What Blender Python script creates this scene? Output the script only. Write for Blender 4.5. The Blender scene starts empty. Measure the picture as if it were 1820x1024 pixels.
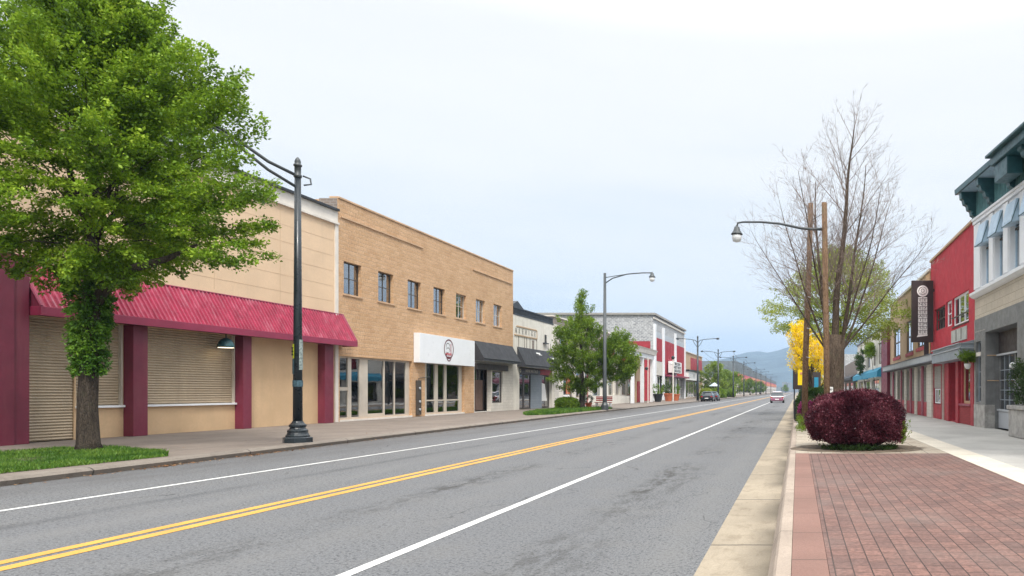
import bpy, math, random
import numpy as np
from mathutils import Vector, Matrix
R = math.radians
sc = bpy.context.scene
col = sc.collection
F, CX, CY, H = 1250.0, 1418.0, 695.0, 1.6      # focal length and vanishing point measured on the photograph
def Yu(u, X): return F*X/(u-CX)
def Zv(v, Y): return H-(v-CY)*Y/F

# ------------------------------------------------------------------ materials
class G:
    def __init__(s, name):
        s.m = bpy.data.materials.new(name); s.m.use_nodes = True
        s.t = s.m.node_tree; s.b = s.t.nodes['Principled BSDF']; s.out = s.t.nodes['Material Output']
        s._c = None
    def n(s, ty, **k):
        x = s.t.nodes.new(ty)
        for a, b in k.items(): setattr(x, a, b)
        return x
    def l(s, a, b): s.t.links.new(a, b)
    def put(s, sock, v):
        if hasattr(v, 'links') or isinstance(v, bpy.types.NodeSocket): s.l(v, sock)
        else:
            if isinstance(v, tuple) and len(v) == 3 and sock.type == 'RGBA': v = v+(1,)
            sock.default_value = v
    def co(s, sx=1, sy=1, sz=1):
        if s._c is None: s._c = s.n('ShaderNodeTexCoord').outputs['Object']
        if (sx, sy, sz) == (1, 1, 1): return s._c
        m = s.n('ShaderNodeMapping'); s.l(s._c, m.inputs[0]); m.inputs['Scale'].default_value = (sx, sy, sz)
        return m.outputs[0]
    def noise(s, scale, vec=None, detail=4, rough=.55, dist=0):
        x = s.n('ShaderNodeTexNoise'); s.l(vec if vec is not None else s.co(), x.inputs['Vector'])
        x.inputs['Scale'].default_value = scale; x.inputs['Detail'].default_value = detail
        x.inputs['Roughness'].default_value = rough; x.inputs['Distortion'].default_value = dist
        return x.outputs['Fac']
    def math(s, op, a, b=0.0, c=None):
        x = s.n('ShaderNodeMath', operation=op); s.put(x.inputs[0], a); s.put(x.inputs[1], b)
        if c is not None: s.put(x.inputs[2], c)
        return x.outputs[0]
    def mr(s, v, a, b, c=0.0, d=1.0):
        x = s.n('ShaderNodeMapRange', interpolation_type='SMOOTHSTEP'); s.put(x.inputs[0], v)
        for i, q in enumerate((a, b, c, d)): x.inputs[i+1].default_value = q
        return x.outputs[0]
    def mix(s, f, a, b, mode='MIX'):
        x = s.n('ShaderNodeMix', data_type='RGBA', blend_type=mode)
        s.put(x.inputs[0], f); s.put(x.inputs[6], a); s.put(x.inputs[7], b)
        return x.outputs[2]
    def sep(s, v=None):
        x = s.n('ShaderNodeSeparateXYZ'); s.l(v if v is not None else s.co(), x.inputs[0]); return x.outputs
    def comb(s, a, b, c=0.0):
        x = s.n('ShaderNodeCombineXYZ')
        for i, q in enumerate((a, b, c)): s.put(x.inputs[i], q)
        return x.outputs[0]
    def bump(s, h, strength=.3, dist=.02, prev=None):
        x = s.n('ShaderNodeBump'); x.inputs['Strength'].default_value = strength; x.inputs['Distance'].default_value = dist
        s.put(x.inputs['Height'], h)
        if prev is not None: s.l(prev, x.inputs['Normal'])
        return x.outputs[0]
    def fin(s, color, rough=.8, metal=0.0, normal=None, spec=.5):
        s.put(s.b.inputs['Base Color'], color); s.put(s.b.inputs['Roughness'], rough)
        s.b.inputs['Metallic'].default_value = metal; s.b.inputs['Specular IOR Level'].default_value = spec
        if normal is not None: s.l(normal, s.b.inputs['Normal'])
        return s.m

def sc3(c, k): return tuple(min(1, x*k) for x in c)
def plain(name, c, rough=.7, metal=0, var=.18, scale=1.5, bump=.15, bs=60, streak=0.0, spec=.5, dirt=None):
    g = G(name)
    a = g.mix(g.mr(g.noise(scale), .3, .7), sc3(c, 1-var), sc3(c, 1+var))
    a = g.mix(g.mr(g.noise(scale*14), .35, .7, 0, .5), a, sc3(c, 1-var*.8))
    if streak:
        f = g.mr(g.noise(2.2, g.co(1, 1, .12), 6, .7), .48, .75, 0, streak)
        a = g.mix(f, a, dirt or sc3(c, .45))
    return g.fin(a, g.mr(g.noise(scale*3), .3, .7, max(.05, rough-.08), min(1, rough+.08)), metal, g.bump(g.noise(bs), bump, .01), spec)

def brick(name, c1, c2, mort, bw=.22, bh=.075, ms=.01, axis='w', rough=.85, bump=.5, var=.25, stain=.25, bias=0, off=.5, soft=.1, stainc=None, fine=90):
    g = G(name); o = g.sep()
    if axis == 'w': v = g.comb(g.math('ADD', o[0], o[1]), o[2])
    elif axis == 'y': v = g.comb(o[1], o[0])
    else: v = g.comb(o[0], o[1])
    b = g.n('ShaderNodeTexBrick'); b.offset = off; g.l(v, b.inputs['Vector'])
    b.inputs['Scale'].default_value = 1; b.inputs['Brick Width'].default_value = bw; b.inputs['Row Height'].default_value = bh
    b.inputs['Mortar Size'].default_value = ms; b.inputs['Mortar Smooth'].default_value = soft; b.inputs['Bias'].default_value = bias
    b.inputs['Color1'].default_value = c1+(1,); b.inputs['Color2'].default_value = c2+(1,); b.inputs['Mortar'].default_value = mort+(1,)
    a = b.outputs['Color']
    a = g.mix(g.mr(g.noise(fine, detail=6), .3, .7, 0, var), a, sc3(c2, .55))
    a = g.mix(g.mr(g.noise(.7, detail=6, rough=.65), .42, .72, 0, stain), a, stainc or sc3(c1, .5))
    a = g.mix(g.mr(g.noise(1.9, g.co(1, 1, .35), 5, .7), .5, .8, 0, stain), a, sc3(mort, 1.1))
    hgt = g.math('MULTIPLY_ADD', b.outputs['Fac'], -1.0, g.math('MULTIPLY', g.noise(fine*.6, detail=5), .7))
    return g.fin(a, rough, 0, g.bump(hgt, bump, .015))

def glass(name, tint=(.75, .82, .82), refl=.10, wob=.06, alpha=.0):
    g = G(name); g.t.nodes.remove(g.b)
    tr = g.n('ShaderNodeBsdfTransparent'); tr.inputs[0].default_value = tint+(1,)
    gl = g.n('ShaderNodeBsdfGlossy'); gl.inputs['Roughness'].default_value = .015; gl.inputs[0].default_value = (.95, .97, 1, 1)
    g.l(g.bump(g.noise(.9, detail=1), wob, .05), gl.inputs['Normal'])
    fr = g.n('ShaderNodeFresnel'); fr.inputs[0].default_value = 1.52
    mx = g.n('ShaderNodeMixShader'); g.l(g.math('MINIMUM', g.math('ADD', g.math('MULTIPLY', fr.outputs[0], 1.6), refl), 1.0), mx.inputs[0])
    g.l(tr.outputs[0], mx.inputs[1]); g.l(gl.outputs[0], mx.inputs[2]); g.l(mx.outputs[0], g.out.inputs[0])
    return g.m

def leafmat(name, stops, trans=.35, scale=.6, rough=.5):
    g = G(name)
    geo = g.n('ShaderNodeNewGeometry')
    f = g.math('ADD', g.math('MULTIPLY', geo.outputs['Random Per Island'], .5), g.math('MULTIPLY', g.mr(g.noise(scale, detail=3), .36, .64), .5))
    r = g.n('ShaderNodeValToRGB'); g.l(f, r.inputs[0]); e = r.color_ramp.elements
    while len(e) < len(stops): e.new(.5)
    for i, (p, c) in enumerate(stops): e[i].position = p; e[i].color = c+(1,)
    g.put(g.b.inputs['Base Color'], r.outputs[0]); g.b.inputs['Roughness'].default_value = rough
    g.b.inputs['Specular IOR Level'].default_value = .3
    tl = g.n('ShaderNodeBsdfTranslucent'); g.l(g.mix(.35, r.outputs[0], (.35, .5, .05)) if trans > .3 else r.outputs[0], tl.inputs[0])
    mx = g.n('ShaderNodeMixShader'); mx.inputs[0].default_value = trans
    g.l(g.b.outputs[0], mx.inputs[1]); g.l(tl.outputs[0], mx.inputs[2]); g.l(mx.outputs[0], g.out.inputs[0])
    return g.m

def asphalt():
    g = G('asphalt'); o = g.sep(); x = o[0]
    fine = g.noise(55, detail=3, rough=.7); med = g.noise(1.2, detail=5); big = g.noise(.25, g.co(1, .25, 1), 4)
    vor = g.n('ShaderNodeTexVoronoi'); g.l(g.co(), vor.inputs[0]); vor.inputs['Scale'].default_value = 42
    a = g.mix(g.mr(fine, .3, .7), (.075, .078, .083), (.225, .23, .235))
    a = g.mix(g.mr(vor.outputs['Distance'], .0, .22, .55, 0), a, (.42, .42, .41))
    a = g.mix(g.mr(g.noise(26, detail=3), .52, .64, 0, .8), a, (.028, .029, .031))
    a = g.mix(g.mr(big, .35, .7, 0, .35), a, (.125, .13, .14))
    a = g.mix(g.mr(med, .4, .8, 0, .3), a, (.17, .165, .155))
    # worn wheel tracks and darker seams along the lanes
    for x0, w, k, c in ((-9.3, .25, .3, (.05, .052, .055)), (-12.6, 1.2, .35, (.085, .082, .08)), (-8.4, .5, .25, (.18, .18, .178)), (-5.0, .5, .22, (.17, .17, .168)), (-1.3, .4, .2, (.18, .18, .175))):
        d = g.math('ABSOLUTE', g.math('SUBTRACT', g.math('ADD', x, g.math('MULTIPLY', g.noise(.15), .5)), x0+.25))
        a = g.mix(g.math('MULTIPLY', g.mr(d, 0, w, 1, 0), g.mr(g.noise(1.5, g.co(1, .3, 1), 5), .3, .6, .2*k, k*1.6)), a, c)
    for x0, w, k in ((-2.45, .5, .95), (-5.75, .5, .85), (-2.0, .25, .5)):      # oil and rubber stains
        d = g.math('ABSOLUTE', g.math('SUBTRACT', g.math('ADD', x, g.math('MULTIPLY', g.noise(.35), .7)), x0+.35))
        n = g.mr(g.noise(3.2, g.co(1.6, .55, 1), 8, .75),   .42, .62)
        n2 = g.mr(g.noise(.13, g.co(0, 1, 0), 2), .42, .6)
        a = g.mix(g.math('MULTIPLY', g.math('MULTIPLY', g.mr(d, 0, w, k, 0), n), n2), a, (.035, .033, .03))
    # edge of kerb dirt on the left
    a = g.mix(g.math('MULTIPLY', g.mr(x, -13.0, -13.7, 0, .8), g.mr(g.noise(6, detail=6), .35, .65)), a, (.07, .055, .042))
    # hairline cracks
    v2 = g.n('ShaderNodeTexVoronoi', feature='DISTANCE_TO_EDGE')
    dm = g.n('ShaderNodeVectorMath', operation='ADD'); g.l(g.co(1, .5, 1), dm.inputs[0])
    nz = g.n('ShaderNodeTexNoise'); nz.inputs['Scale'].default_value = 1.5; g.l(g.co(), nz.inputs[0]); g.l(nz.outputs['Color'], dm.inputs[1])
    g.l(dm.outputs[0], v2.inputs[0]); v2.inputs['Scale'].default_value = .22
    a = g.mix(g.math('MULTIPLY', g.mr(v2.outputs[0], .0, .006, .8, 0), g.mr(g.noise(.6), .45, .6)), a, (.03, .03, .03))
    bh = g.math('ADD', fine, g.math('MULTIPLY', vor.outputs['Distance'], .8))
    return g.fin(a, .82, 0, g.bump(bh, .85, .014), .35)

def concrete(name, c, jx=None, jy=None, x0=0, y0=0, wob=.03, dirty=.35, jw=.012, dc=None, gut=False):
    g = G(name); o = g.sep()
    a = g.mix(g.mr(g.noise(.6, detail=5), .3, .7), sc3(c, .85), sc3(c, 1.12))
    a = g.mix(g.mr(g.noise(70, detail=3), .35, .7, 0, .45), a, sc3(c, .62))
    a = g.mix(g.mr(g.noise(3.2, detail=8, rough=.7), .48, .75, 0, dirty), a, dc or sc3(c, .42))
    a = g.mix(g.mr(g.noise(9, g.co(1.5, .25, 1), 6, .7), .5, .78, 0, dirty*.8), a, dc or sc3(c, .5))
    if gut:  # uneven darker strip at the foot of the kerb
        e = g.math('ADD', o[0], g.math('MULTIPLY', g.noise(1.3, g.co(1, .6, 1), 5), .35))
        a = g.mix(g.math('MULTIPLY', g.mr(e, -.48, .0, 0, .85), g.mr(g.noise(.5, g.co(0, 1, 0), 2), .3, .55)), a, (.075, .062, .045))
    for ax, j, s0 in ((0, jx, x0), (1, jy, y0)):
        if j:
            w = g.math('ADD', o[ax], g.math('MULTIPLY', g.noise(1.1), wob))
            p = g.math('PINGPONG', g.math('SUBTRACT', w, s0), j/2.0)
            a = g.mix(g.mr(p, jw*.5, jw, .9, 0), a, (.045, .04, .035))
    return g.fin(a, .85, 0, g.bump(g.noise(45, detail=5), .3, .01), .35)

def bark(name, c1, c2, sc_=6):
    g = G(name)
    n = g.noise(sc_, g.co(1, 1, .18), 6, .7, .6); v = g.n('ShaderNodeTexVoronoi', feature='DISTANCE_TO_EDGE')
    g.l(g.co(1, 1, .22), v.inputs[0]); v.inputs['Scale'].default_value = sc_*2.2
    a = g.mix(g.mr(n, .3, .7), c1, c2); a = g.mix(g.mr(v.outputs[0], 0, .12, .75, 0), a, sc3(c1, .45))
    a = g.mix(g.mr(g.noise(2.5, detail=5), .55, .75, 0, .5), a, (.09, .1, .06))
    return g.fin(a, .9, 0, g.bump(g.math('ADD', v.outputs[0], n), .9, .03), .2)

def metal_ribs(name, c, pitch=.2, w=.045):   # standing-seam sheet, ribs run up the slope
    g = G(name)
    a = g.mix(g.mr(g.noise(2, g.co(1, 1, .3), 6, .65), .35, .75, 0, .55), c, sc3(c, 1.6))
    a = g.mix(g.mr(g.noise(14, detail=5), .5, .7, 0, .35), a, (.5, .13, .19))
    return g.fin(a, .42, 0, g.bump(g.noise(8), .2, .01), .5)

MT = {}
MT['asphalt'] = asphalt()
MT['parasol'] = plain('parasol_cloth', (.45, .55, .6), .8, var=.15)
MT['ground'] = plain('ground_soil', (.16, .17, .12), .95, var=.3, scale=.05)
MT['gutter'] = concrete('gutter_concrete', (.325, .275, .205), None, 3.05, 0, 1.2, .05, .6, .022, (.15, .115, .075), True)
MT['kerb'] = concrete('kerb_concrete', (.36, .295, .24), None, 3.05, 0, 1.2, .03, .45)
MT['kerb_left'] = concrete('kerb_weathered', (.225, .195, .165), None, 4.1, 0, 1.1, .04, .55, .022, (.085, .07, .055))
MT['walk_left'] = concrete('old_pavement', (.205, .172, .145), 3.2, 4.1, -21.5, 1.1, .03, .55, .018, (.11, .09, .075))
MT['walk_right'] = concrete('grey_paving', (.42, .41, .385), None, 3.3, 4.2, 1.0, .03, .28, .012, (.25, .24, .21))
MT['band'] = concrete('pale_band', (.60, .55, .46), None, 2.6, 0, .4, .02, .2)
MT['bed'] = concrete('planting_bed', (.40, .35, .28), .62, 1.5, -.02, .2, .08, .75, .012, (.16, .12, .08))
MT['paver'] = brick('red_pavers', (.235, .125, .10), (.145, .082, .07), (.022, .017, .014), .225, .15, .0058, 'y', bump=.9, var=.7, stain=.38, soft=.3, fine=30, stainc=(.2, .165, .145))
MT['paver_edge'] = concrete('salmon_edging', (.225, .13, .105), None, 1.15, 0, .3, .02, .35, .01, (.2, .1, .08))
def paint(name, c):
    g = G(name)
    a = g.mix(g.mr(g.noise(2, detail=4), .3, .7), sc3(c, .88), sc3(c, 1.08))
    a = g.mix(g.mr(g.noise(55, detail=3), .58, .68, 0, .8), a, (.13, .13, .13))
    a = g.mix(g.mr(g.noise(7, g.co(1, .3, 1), 8, .75), .55, .7, 0, .6), a, (.17, .165, .155))
    return g.fin(a, .75, 0, g.bump(g.noise(60), .4, .01))
MT['white_line'] = paint('white_road_paint', (.62, .62, .60)); MT['yellow_line'] = paint('yellow_road_paint', (.58, .305, .048))
MT['tan_brick'] = brick('tan_brick', (.71, .46, .27), (.59, .365, .195), (.74, .54, .36), .48, .19, .014, 'w', bump=1.0, var=.6, stain=.26, soft=.5, fine=13, stainc=(.36, .19, .09))
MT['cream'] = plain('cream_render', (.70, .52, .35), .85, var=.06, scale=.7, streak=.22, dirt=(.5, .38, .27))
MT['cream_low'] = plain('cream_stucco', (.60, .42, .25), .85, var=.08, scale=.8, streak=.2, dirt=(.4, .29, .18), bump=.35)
MT['cream_joint'] = plain('cream_joint', (.62, .46, .31), .85, var=.1)
MT['off_white'] = plain('off_white_trim', (.70, .66, .60), .7, var=.08, streak=.3, dirt=(.42, .37, .3))
MT['pale_frame'] = plain('pale_frame', (.52, .47, .40), .55, var=.08, bump=.05)
MT['maroon'] = plain('maroon_paint', (.17, .022, .048), .5, var=.15, scale=1.2, bump=.12, streak=.25, dirt=(.28, .1, .1))
MT['maroon_trim'] = plain('maroon_trim', (.26, .028, .07), .42, var=.12)
MT['awning_red'] = metal_ribs('crimson_sheet', (.25, .012, .038))
MT['awning_seam'] = plain('worn_seam_paint', (.34, .03, .075), .4, var=.3, scale=3, streak=.6, dirt=(.58, .26, .33))
MT['shutter'] = plain('shutter_slats', (.40, .32, .22), .6, var=.1, scale=1, streak=.3, bump=.05)
MT['black_fabric'] = plain('black_canvas', (.032, .034, .04), .7, var=.25, scale=1.2, bump=.1)
MT['dark_metal'] = plain('dark_metal', (.028, .032, .038), .4, .3, var=.2)
MT['pole_black'] = plain('black_gloss_paint', (.018, .026, .032), .32, 0, var=.25, bump=.08)
MT['pole_grey'] = plain('grey_green_paint', (.055, .065, .07), .45, 0, var=.2)
MT['glass'] = glass('window_glass', (.62, .70, .72), .10)
MT['glass_dark'] = glass('dark_glass', (.28, .33, .36), .14)
MT['glass_up'] = glass('upper_glass', (.42, .50, .55), .26, .10)
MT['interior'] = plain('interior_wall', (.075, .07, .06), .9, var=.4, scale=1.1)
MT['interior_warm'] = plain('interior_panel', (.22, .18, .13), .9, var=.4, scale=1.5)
MT['blind'] = plain('window_blind', (.42, .43, .40), .8, var=.12, scale=3, streak=.4)
MT['curtain'] = plain('teal_curtain', (.16, .27, .26), .9, var=.3, scale=2)
MT['win_dark'] = plain('dark_window_frame', (.07, .058, .048), .5, var=.15)
MT['sill'] = plain('stone_sill', (.55, .37, .23), .85, var=.15)
MT['white_sign'] = plain('white_sign_face', (.80, .83, .86), .35, var=.03, bump=.02)
MT['white_block'] = brick('white_painted_block', (.66, .63, .57), (.60, .57, .51), (.5, .47, .42), .4, .2, .01, 'w', bump=.3, var=.15, stain=.3)
MT['white_wall'] = plain('white_render', (.72, .69, .62), .85, var=.07, streak=.45, dirt=(.4, .35, .28))
MT['grey_block'] = brick('blue_grey_block', (.26, .30, .34), (.23, .27, .31), (.2, .23, .26), .4, .2, .01, 'w', bump=.2, var=.15, stain=.15)
MT['white_brick'] = brick('whitewashed_brick', (.52, .53, .54), (.24, .25, .27), (.58, .59, .6), .55, .22, .05, 'w', bump=.4, var=.5, stain=.3, fine=5)
MT['brown_brick'] = brick('brown_brick', (.25, .19, .16), (.2, .16, .14), (.3, .28, .26), .3, .12, .02, 'w', bump=.3, var=.3)
MT['grey_stone_wall'] = brick('pale_stone_block', (.58, .52, .42), (.51, .455, .365), (.36, .31, .24), .72, .3, .012, 'w', bump=.5, var=.35, stain=.25, fine=14)
MT['granite'] = plain('grey_granite', (.185, .19, .19), .5, var=.2, scale=2.5, bump=.25, bs=110, streak=.4, dirt=(.09, .09, .085))
MT['granite_light'] = plain('light_granite', (.36, .35, .33), .7, var=.28, scale=5, bump=.5, bs=50, streak=.3, dirt=(.17, .16, .14))
MT['red_stucco'] = plain('red_stucco', (.44, .028, .045), .8, var=.12, scale=1.3, bump=.8, bs=22, streak=.15, dirt=(.3, .03, .04))
MT['red_panel'] = plain('red_panel', (.36, .03, .045), .6, var=.2, scale=2, streak=.35, dirt=(.2, .03, .035))
MT['red_brickbase'] = brick('red_painted_brick', (.33, .035, .04), (.27, .03, .035), (.2, .03, .03), .24, .08, .008, 'w', bump=.4)
MT['grey_brick'] = brick('grey_painted_brick', (.40, .385, .36), (.33, .32, .30), (.27, .26, .24), .24, .085, .008, 'w', bump=.4, var=.2)
MT['tan_render'] = plain('tan_render', (.47, .33, .21), .85, var=.12, scale=.9, streak=.35, dirt=(.36, .26, .18))
MT['grey_panel'] = plain('blue_grey_metal', (.26, .30, .335), .5, .1, var=.08, streak=.3, dirt=(.17, .19, .2))
MT['grey_panel_light'] = plain('light_grey_metal', (.42, .45, .48), .5, .1, var=.06)
MT['teal_dark'] = plain('dark_teal_paint', (.022, .085, .10), .45, 0, var=.25, scale=3)
MT['teal_mid'] = plain('teal_paint', (.12, .27, .28), .55, 0, var=.25, scale=3)
MT['white_paint'] = plain('white_paint', (.78, .80, .82), .5, var=.05, streak=.2, dirt=(.5, .54, .58))
MT['sky_blue_panel'] = plain('pale_blue_panel', (.42, .57, .70), .35, var=.12)
MT['blue_awning'] = plain('turquoise_canvas', (.025, .25, .40), .65, var=.12)
MT['wood_pole'] = bark('weathered_pole', (.15, .09, .055), (.26, .17, .105), 12)
MT['bark'] = bark('rough_bark', (.035, .028, .022), (.10, .08, .062), 17)
MT['bark_young'] = bark('dark_bark', (.05, .042, .035), (.1, .085, .07))
MT['bark_pale'] = bark('brown_grey_bark', (.065, .048, .036), (.15, .112, .082), 15)
MT['twig'] = plain('twig_bark', (.22, .17, .145), .85, var=.2)
MT['leaf_green'] = leafmat('bright_leaves', [(0, (.02, .06, .006)), (.3, (.09, .18, .01)), (.6, (.20, .345, .018)), (1, (.42, .56, .05))], .33, 1.1)  # low end deepened so leaf colour imitates the shaded depths of the crown
MT['ivy'] = leafmat('ivy_leaves', [(0, (.025, .08, .008)), (.5, (.08, .19, .015)), (1, (.2, .35, .035))], .2, 2)
MT['leaf_mid'] = leafmat('mid_green_leaves', [(0, (.04, .09, .01)), (.4, (.11, .20, .015)), (1, (.27, .38, .045))], .35, .8)
MT['leaf_spring'] = leafmat('spring_leaves', [(0, (.13, .17, .02)), (.5, (.27, .32, .05)), (1, (.42, .46, .11))], .35, .4)
MT['leaf_far'] = leafmat('far_leaves', [(0, (.07, .13, .015)), (.5, (.19, .28, .03)), (1, (.34, .42, .06))], .3, .3)
MT['leaf_dark'] = leafmat('dark_leaves', [(0, (.015, .035, .008)), (.5, (.035, .075, .015)), (1, (.09, .15, .03))], .2, 2)
MT['burgundy'] = leafmat('burgundy_leaves', [(0, (.03, .007, .014)), (.4, (.08, .017, .028)), (.8, (.17, .04, .06)), (1, (.36, .14, .165))], .12, 2.2, .38)
MT['pink_leaf'] = leafmat('magenta_leaves', [(0, (.1, .012, .05)), (1, (.4, .06, .2))], .2, 2)
MT['yellow_bloom'] = leafmat('yellow_blossom', [(0, (.66, .42, .005)), (.3, (.92, .68, .01)), (1, (1.0, .86, .04))], .3, 2)
MT['grass'] = leafmat('grass_blades', [(0, (.03, .085, .01)), (.5, (.075, .175, .018)), (1, (.19, .30, .045))], .25, 1.2)
MT['mulch'] = plain('leafy_soil', (.13, .10, .07), .95, var=.6, scale=5, bump=.8, bs=30)
MT['soil'] = plain('soil', (.06, .05, .03), .95)
MT['brown_leaf'] = leafmat('fallen_leaves', [(0, (.12, .06, .025)), (.6, (.3, .14, .05)), (1, (.45, .33, .2))], .1, 3)
MT['white_plain'] = plain('white_enamel', (.8, .8, .78), .5, var=.04)
MT['black_ink'] = plain('black_ink', (.02, .018, .018), .5, var=.05)
MT['maroon_ink'] = plain('maroon_ink', (.13, .02, .035), .5, var=.05)
MT['red_ink'] = plain('red_ink', (.45, .03, .05), .5, var=.05)
MT['brown_black'] = plain('brown_black_panel', (.032, .022, .022), .5, var=.1)
MT['lamp_white'] = plain('opal_glass', (.75, .77, .78), .25, var=.03)
MT['red_plastic'] = plain('red_plastic', (.5, .03, .04), .4)
MT['terracotta'] = plain('terracotta', (.5, .14, .06), .8)
MT['car_white'] = plain('car_white_paint', (.66, .62, .64), .2, var=.02, bump=0)
MT['car_mauve'] = plain('car_mauve_paint', (.30, .10, .17), .25, var=.05, bump=0)
MT['car_dark'] = plain('car_dark_paint', (.025, .028, .035), .22, var=.05, bump=0)
MT['car_glass'] = plain('car_glass', (.03, .04, .045), .06, var=.1, bump=0, spec=.8)
MT['tyre'] = plain('tyre_rubber', (.02, .02, .02), .85)
MT['rim'] = plain('alloy_rim', (.45, .45, .46), .35, .8)
MT['tail_red'] = plain('tail_lens', (.45, .01, .02), .15)
MT['door_dark'] = plain('dark_door', (.05, .04, .038), .5)
MT['door_brown'] = plain('brown_door', (.14, .085, .065), .6)
MT['dark_far'] = plain('slate_cladding', (.17, .20, .22), .8, var=.25, scale=.4)
MT['pink_far'] = plain('rose_cladding', (.52, .13, .16), .8, var=.2, scale=.15)
MT['orange_far'] = plain('salmon_cladding', (.62, .27, .15), .8, var=.2, scale=.2)
MT['mountain'] = plain('forested_mountain', (.055, .085, .10), .95, var=.35, scale=.012, bump=.3, bs=.02)
MT['poster_yellow'] = plain('yellow_flyer', (.55, .62, .03), .7, var=.05)
MT['poster_blue'] = plain('faded_blue_flyer', (.06, .12, .15), .7, var=.5, scale=20)
MT['poster_pale'] = plain('pale_flyer', (.3, .36, .34), .7, var=.5, scale=20)
def emis(name, c, s):
    g = G(name); g.b.inputs['Base Color'].default_value = c+(1,); g.b.inputs['Emission Color'].default_value = c+(1,)
    g.b.inputs['Emission Strength'].default_value = s; return g.m
MT['bulb'] = emis('lamp_glow', (1, .85, .6), 2.5)

# ------------------------------------------------------------------ building blocks
OFF = {}
def off(p):
    while p is not None:
        if p.name in OFF: return OFF[p.name]
        p = p.parent
    return (0, 0, 0)
def tagit(o, label, cat, group=None):
    if label: o['label'] = label
    if cat: o['category'] = cat
    if group: o['group'] = group
    return o
def thing(name, label, cat, loc=(0, 0, 0), group=None):
    o = bpy.data.objects.new(name, None); col.objects.link(o); o.location = loc
    o.empty_display_size = .2
    OFF[o.name] = tuple(loc)
    return tagit(o, label, cat, group)

class MB:
    def __init__(s): s.v = []; s.f = []
    def quad(s, *p):
        i = len(s.v); s.v += [tuple(q) for q in p]; s.f.append(tuple(range(i, i+len(p)))); return s
    def box(s, x0, x1, y0, y1, z0, z1):
        if x0 > x1: x0, x1 = x1, x0
        if y0 > y1: y0, y1 = y1, y0
        if z0 > z1: z0, z1 = z1, z0
        i = len(s.v)
        s.v += [(x0, y0, z0), (x1, y0, z0), (x1, y1, z0), (x0, y1, z0), (x0, y0, z1), (x1, y0, z1), (x1, y1, z1), (x0, y1, z1)]
        for q in ((0, 3, 2, 1), (4, 5, 6, 7), (0, 1, 5, 4), (1, 2, 6, 5), (2, 3, 7, 6), (3, 0, 4, 7)): s.f.append(tuple(i+k for k in q))
        return s
    def prism(s, prof, axis, a, b):   # profile in the two other axes, extruded along axis
        n = len(prof); i = len(s.v)
        for t in (a, b):
            for p, q in prof:
                s.v.append({'x': (t, p, q), 'y': (p, t, q), 'z': (p, q, t)}[axis])
        s.f.append(tuple(i+k for k in range(n))[::-1]); s.f.append(tuple(i+n+k for k in range(n)))
        for k in range(n): s.f.append((i+k, i+(k+1) % n, i+n+(k+1) % n, i+n+k))
        return s
    def tube(s, pts, rad, n=8, cap=True):
        pts = [Vector(p) for p in pts]; m = len(pts)
        if not hasattr(rad, '__len__'): rad = [rad]*m
        i0 = len(s.v); up = None
        for k in range(m):
            d = (pts[min(k+1, m-1)]-pts[max(k-1, 0)]).normalized()
            if up is None:
                up = Vector((0, 0, 1)) if abs(d.z) < .9 else Vector((1, 0, 0))
            a = d.cross(up)
            if a.length < 1e-4: a = d.cross(Vector((0, 1, .1)))
            a.normalize(); b = a.cross(d).normalized(); up = b
            for j in range(n):
                t = 2*math.pi*j/n; s.v.append(tuple(pts[k]+(a*math.cos(t)+b*math.sin(t))*rad[k]))
        for k in range(m-1):
            for j in range(n):
                s.f.append((i0+k*n+j, i0+k*n+(j+1) % n, i0+(k+1)*n+(j+1) % n, i0+(k+1)*n+j))
        if cap:
            s.f.append(tuple(i0+j for j in range(n))[::-1]); s.f.append(tuple(i0+(m-1)*n+j for j in range(n)))
        return s
    def lathe(s, prof, c, n=16, rot=0):
        i0 = len(s.v); m = len(prof)
        for r, z in prof:
            for j in range(n):
                t = 2*math.pi*j/n+rot; s.v.append((c[0]+r*math.cos(t), c[1]+r*math.sin(t), c[2]+z))
        for k in range(m-1):
            for j in range(n):
                s.f.append((i0+k*n+j, i0+k*n+(j+1) % n, i0+(k+1)*n+(j+1) % n, i0+(k+1)*n+j))
        s.f.append(tuple(i0+j for j in range(n))[::-1]); s.f.append(tuple(i0+(m-1)*n+j for j in range(n)))
        return s
    def ball(s, c, r, n=12, m=8, sx=1, sy=1, sz=1):
        i0 = len(s.v)
        for a in range(m+1):
            ph = math.pi*a/m
            for b in range(n):
                t = 2*math.pi*b/n
                s.v.append((c[0]+r*sx*math.sin(ph)*math.cos(t), c[1]+r*sy*math.sin(ph)*math.sin(t), c[2]+r*sz*math.cos(ph)))
        for a in range(m):
            for b in range(n): s.f.append((i0+a*n+b, i0+(a+1)*n+b, i0+(a+1)*n+(b+1) % n, i0+a*n+(b+1) % n))
        return s
    def build(s, name, mat, parent=None, smooth=False, label=None, cat=None, group=None, kind=None, bevel=0, loc=None, tilt=None):
        o = off(parent) if parent is not None else (loc or (0, 0, 0))
        me = bpy.data.meshes.new(name)
        me.from_pydata([(v[0]-o[0], v[1]-o[1], v[2]-o[2]) for v in s.v], [], s.f); me.update()
        if smooth:
            me.polygons.foreach_set('use_smooth', [True]*len(me.polygons))
        ob = bpy.data.objects.new(name, me); col.objects.link(ob)
        if parent is not None: ob.parent = parent
        elif loc: ob.location = loc
        me.materials.append(MT[mat] if isinstance(mat, str) else mat)
        if bevel:
            b = ob.modifiers.new('bevel', 'BEVEL'); b.width = bevel; b.segments = 2; b.limit_method = 'ANGLE'
        if kind: ob['kind'] = kind
        return tagit(ob, label, cat, group)

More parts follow.
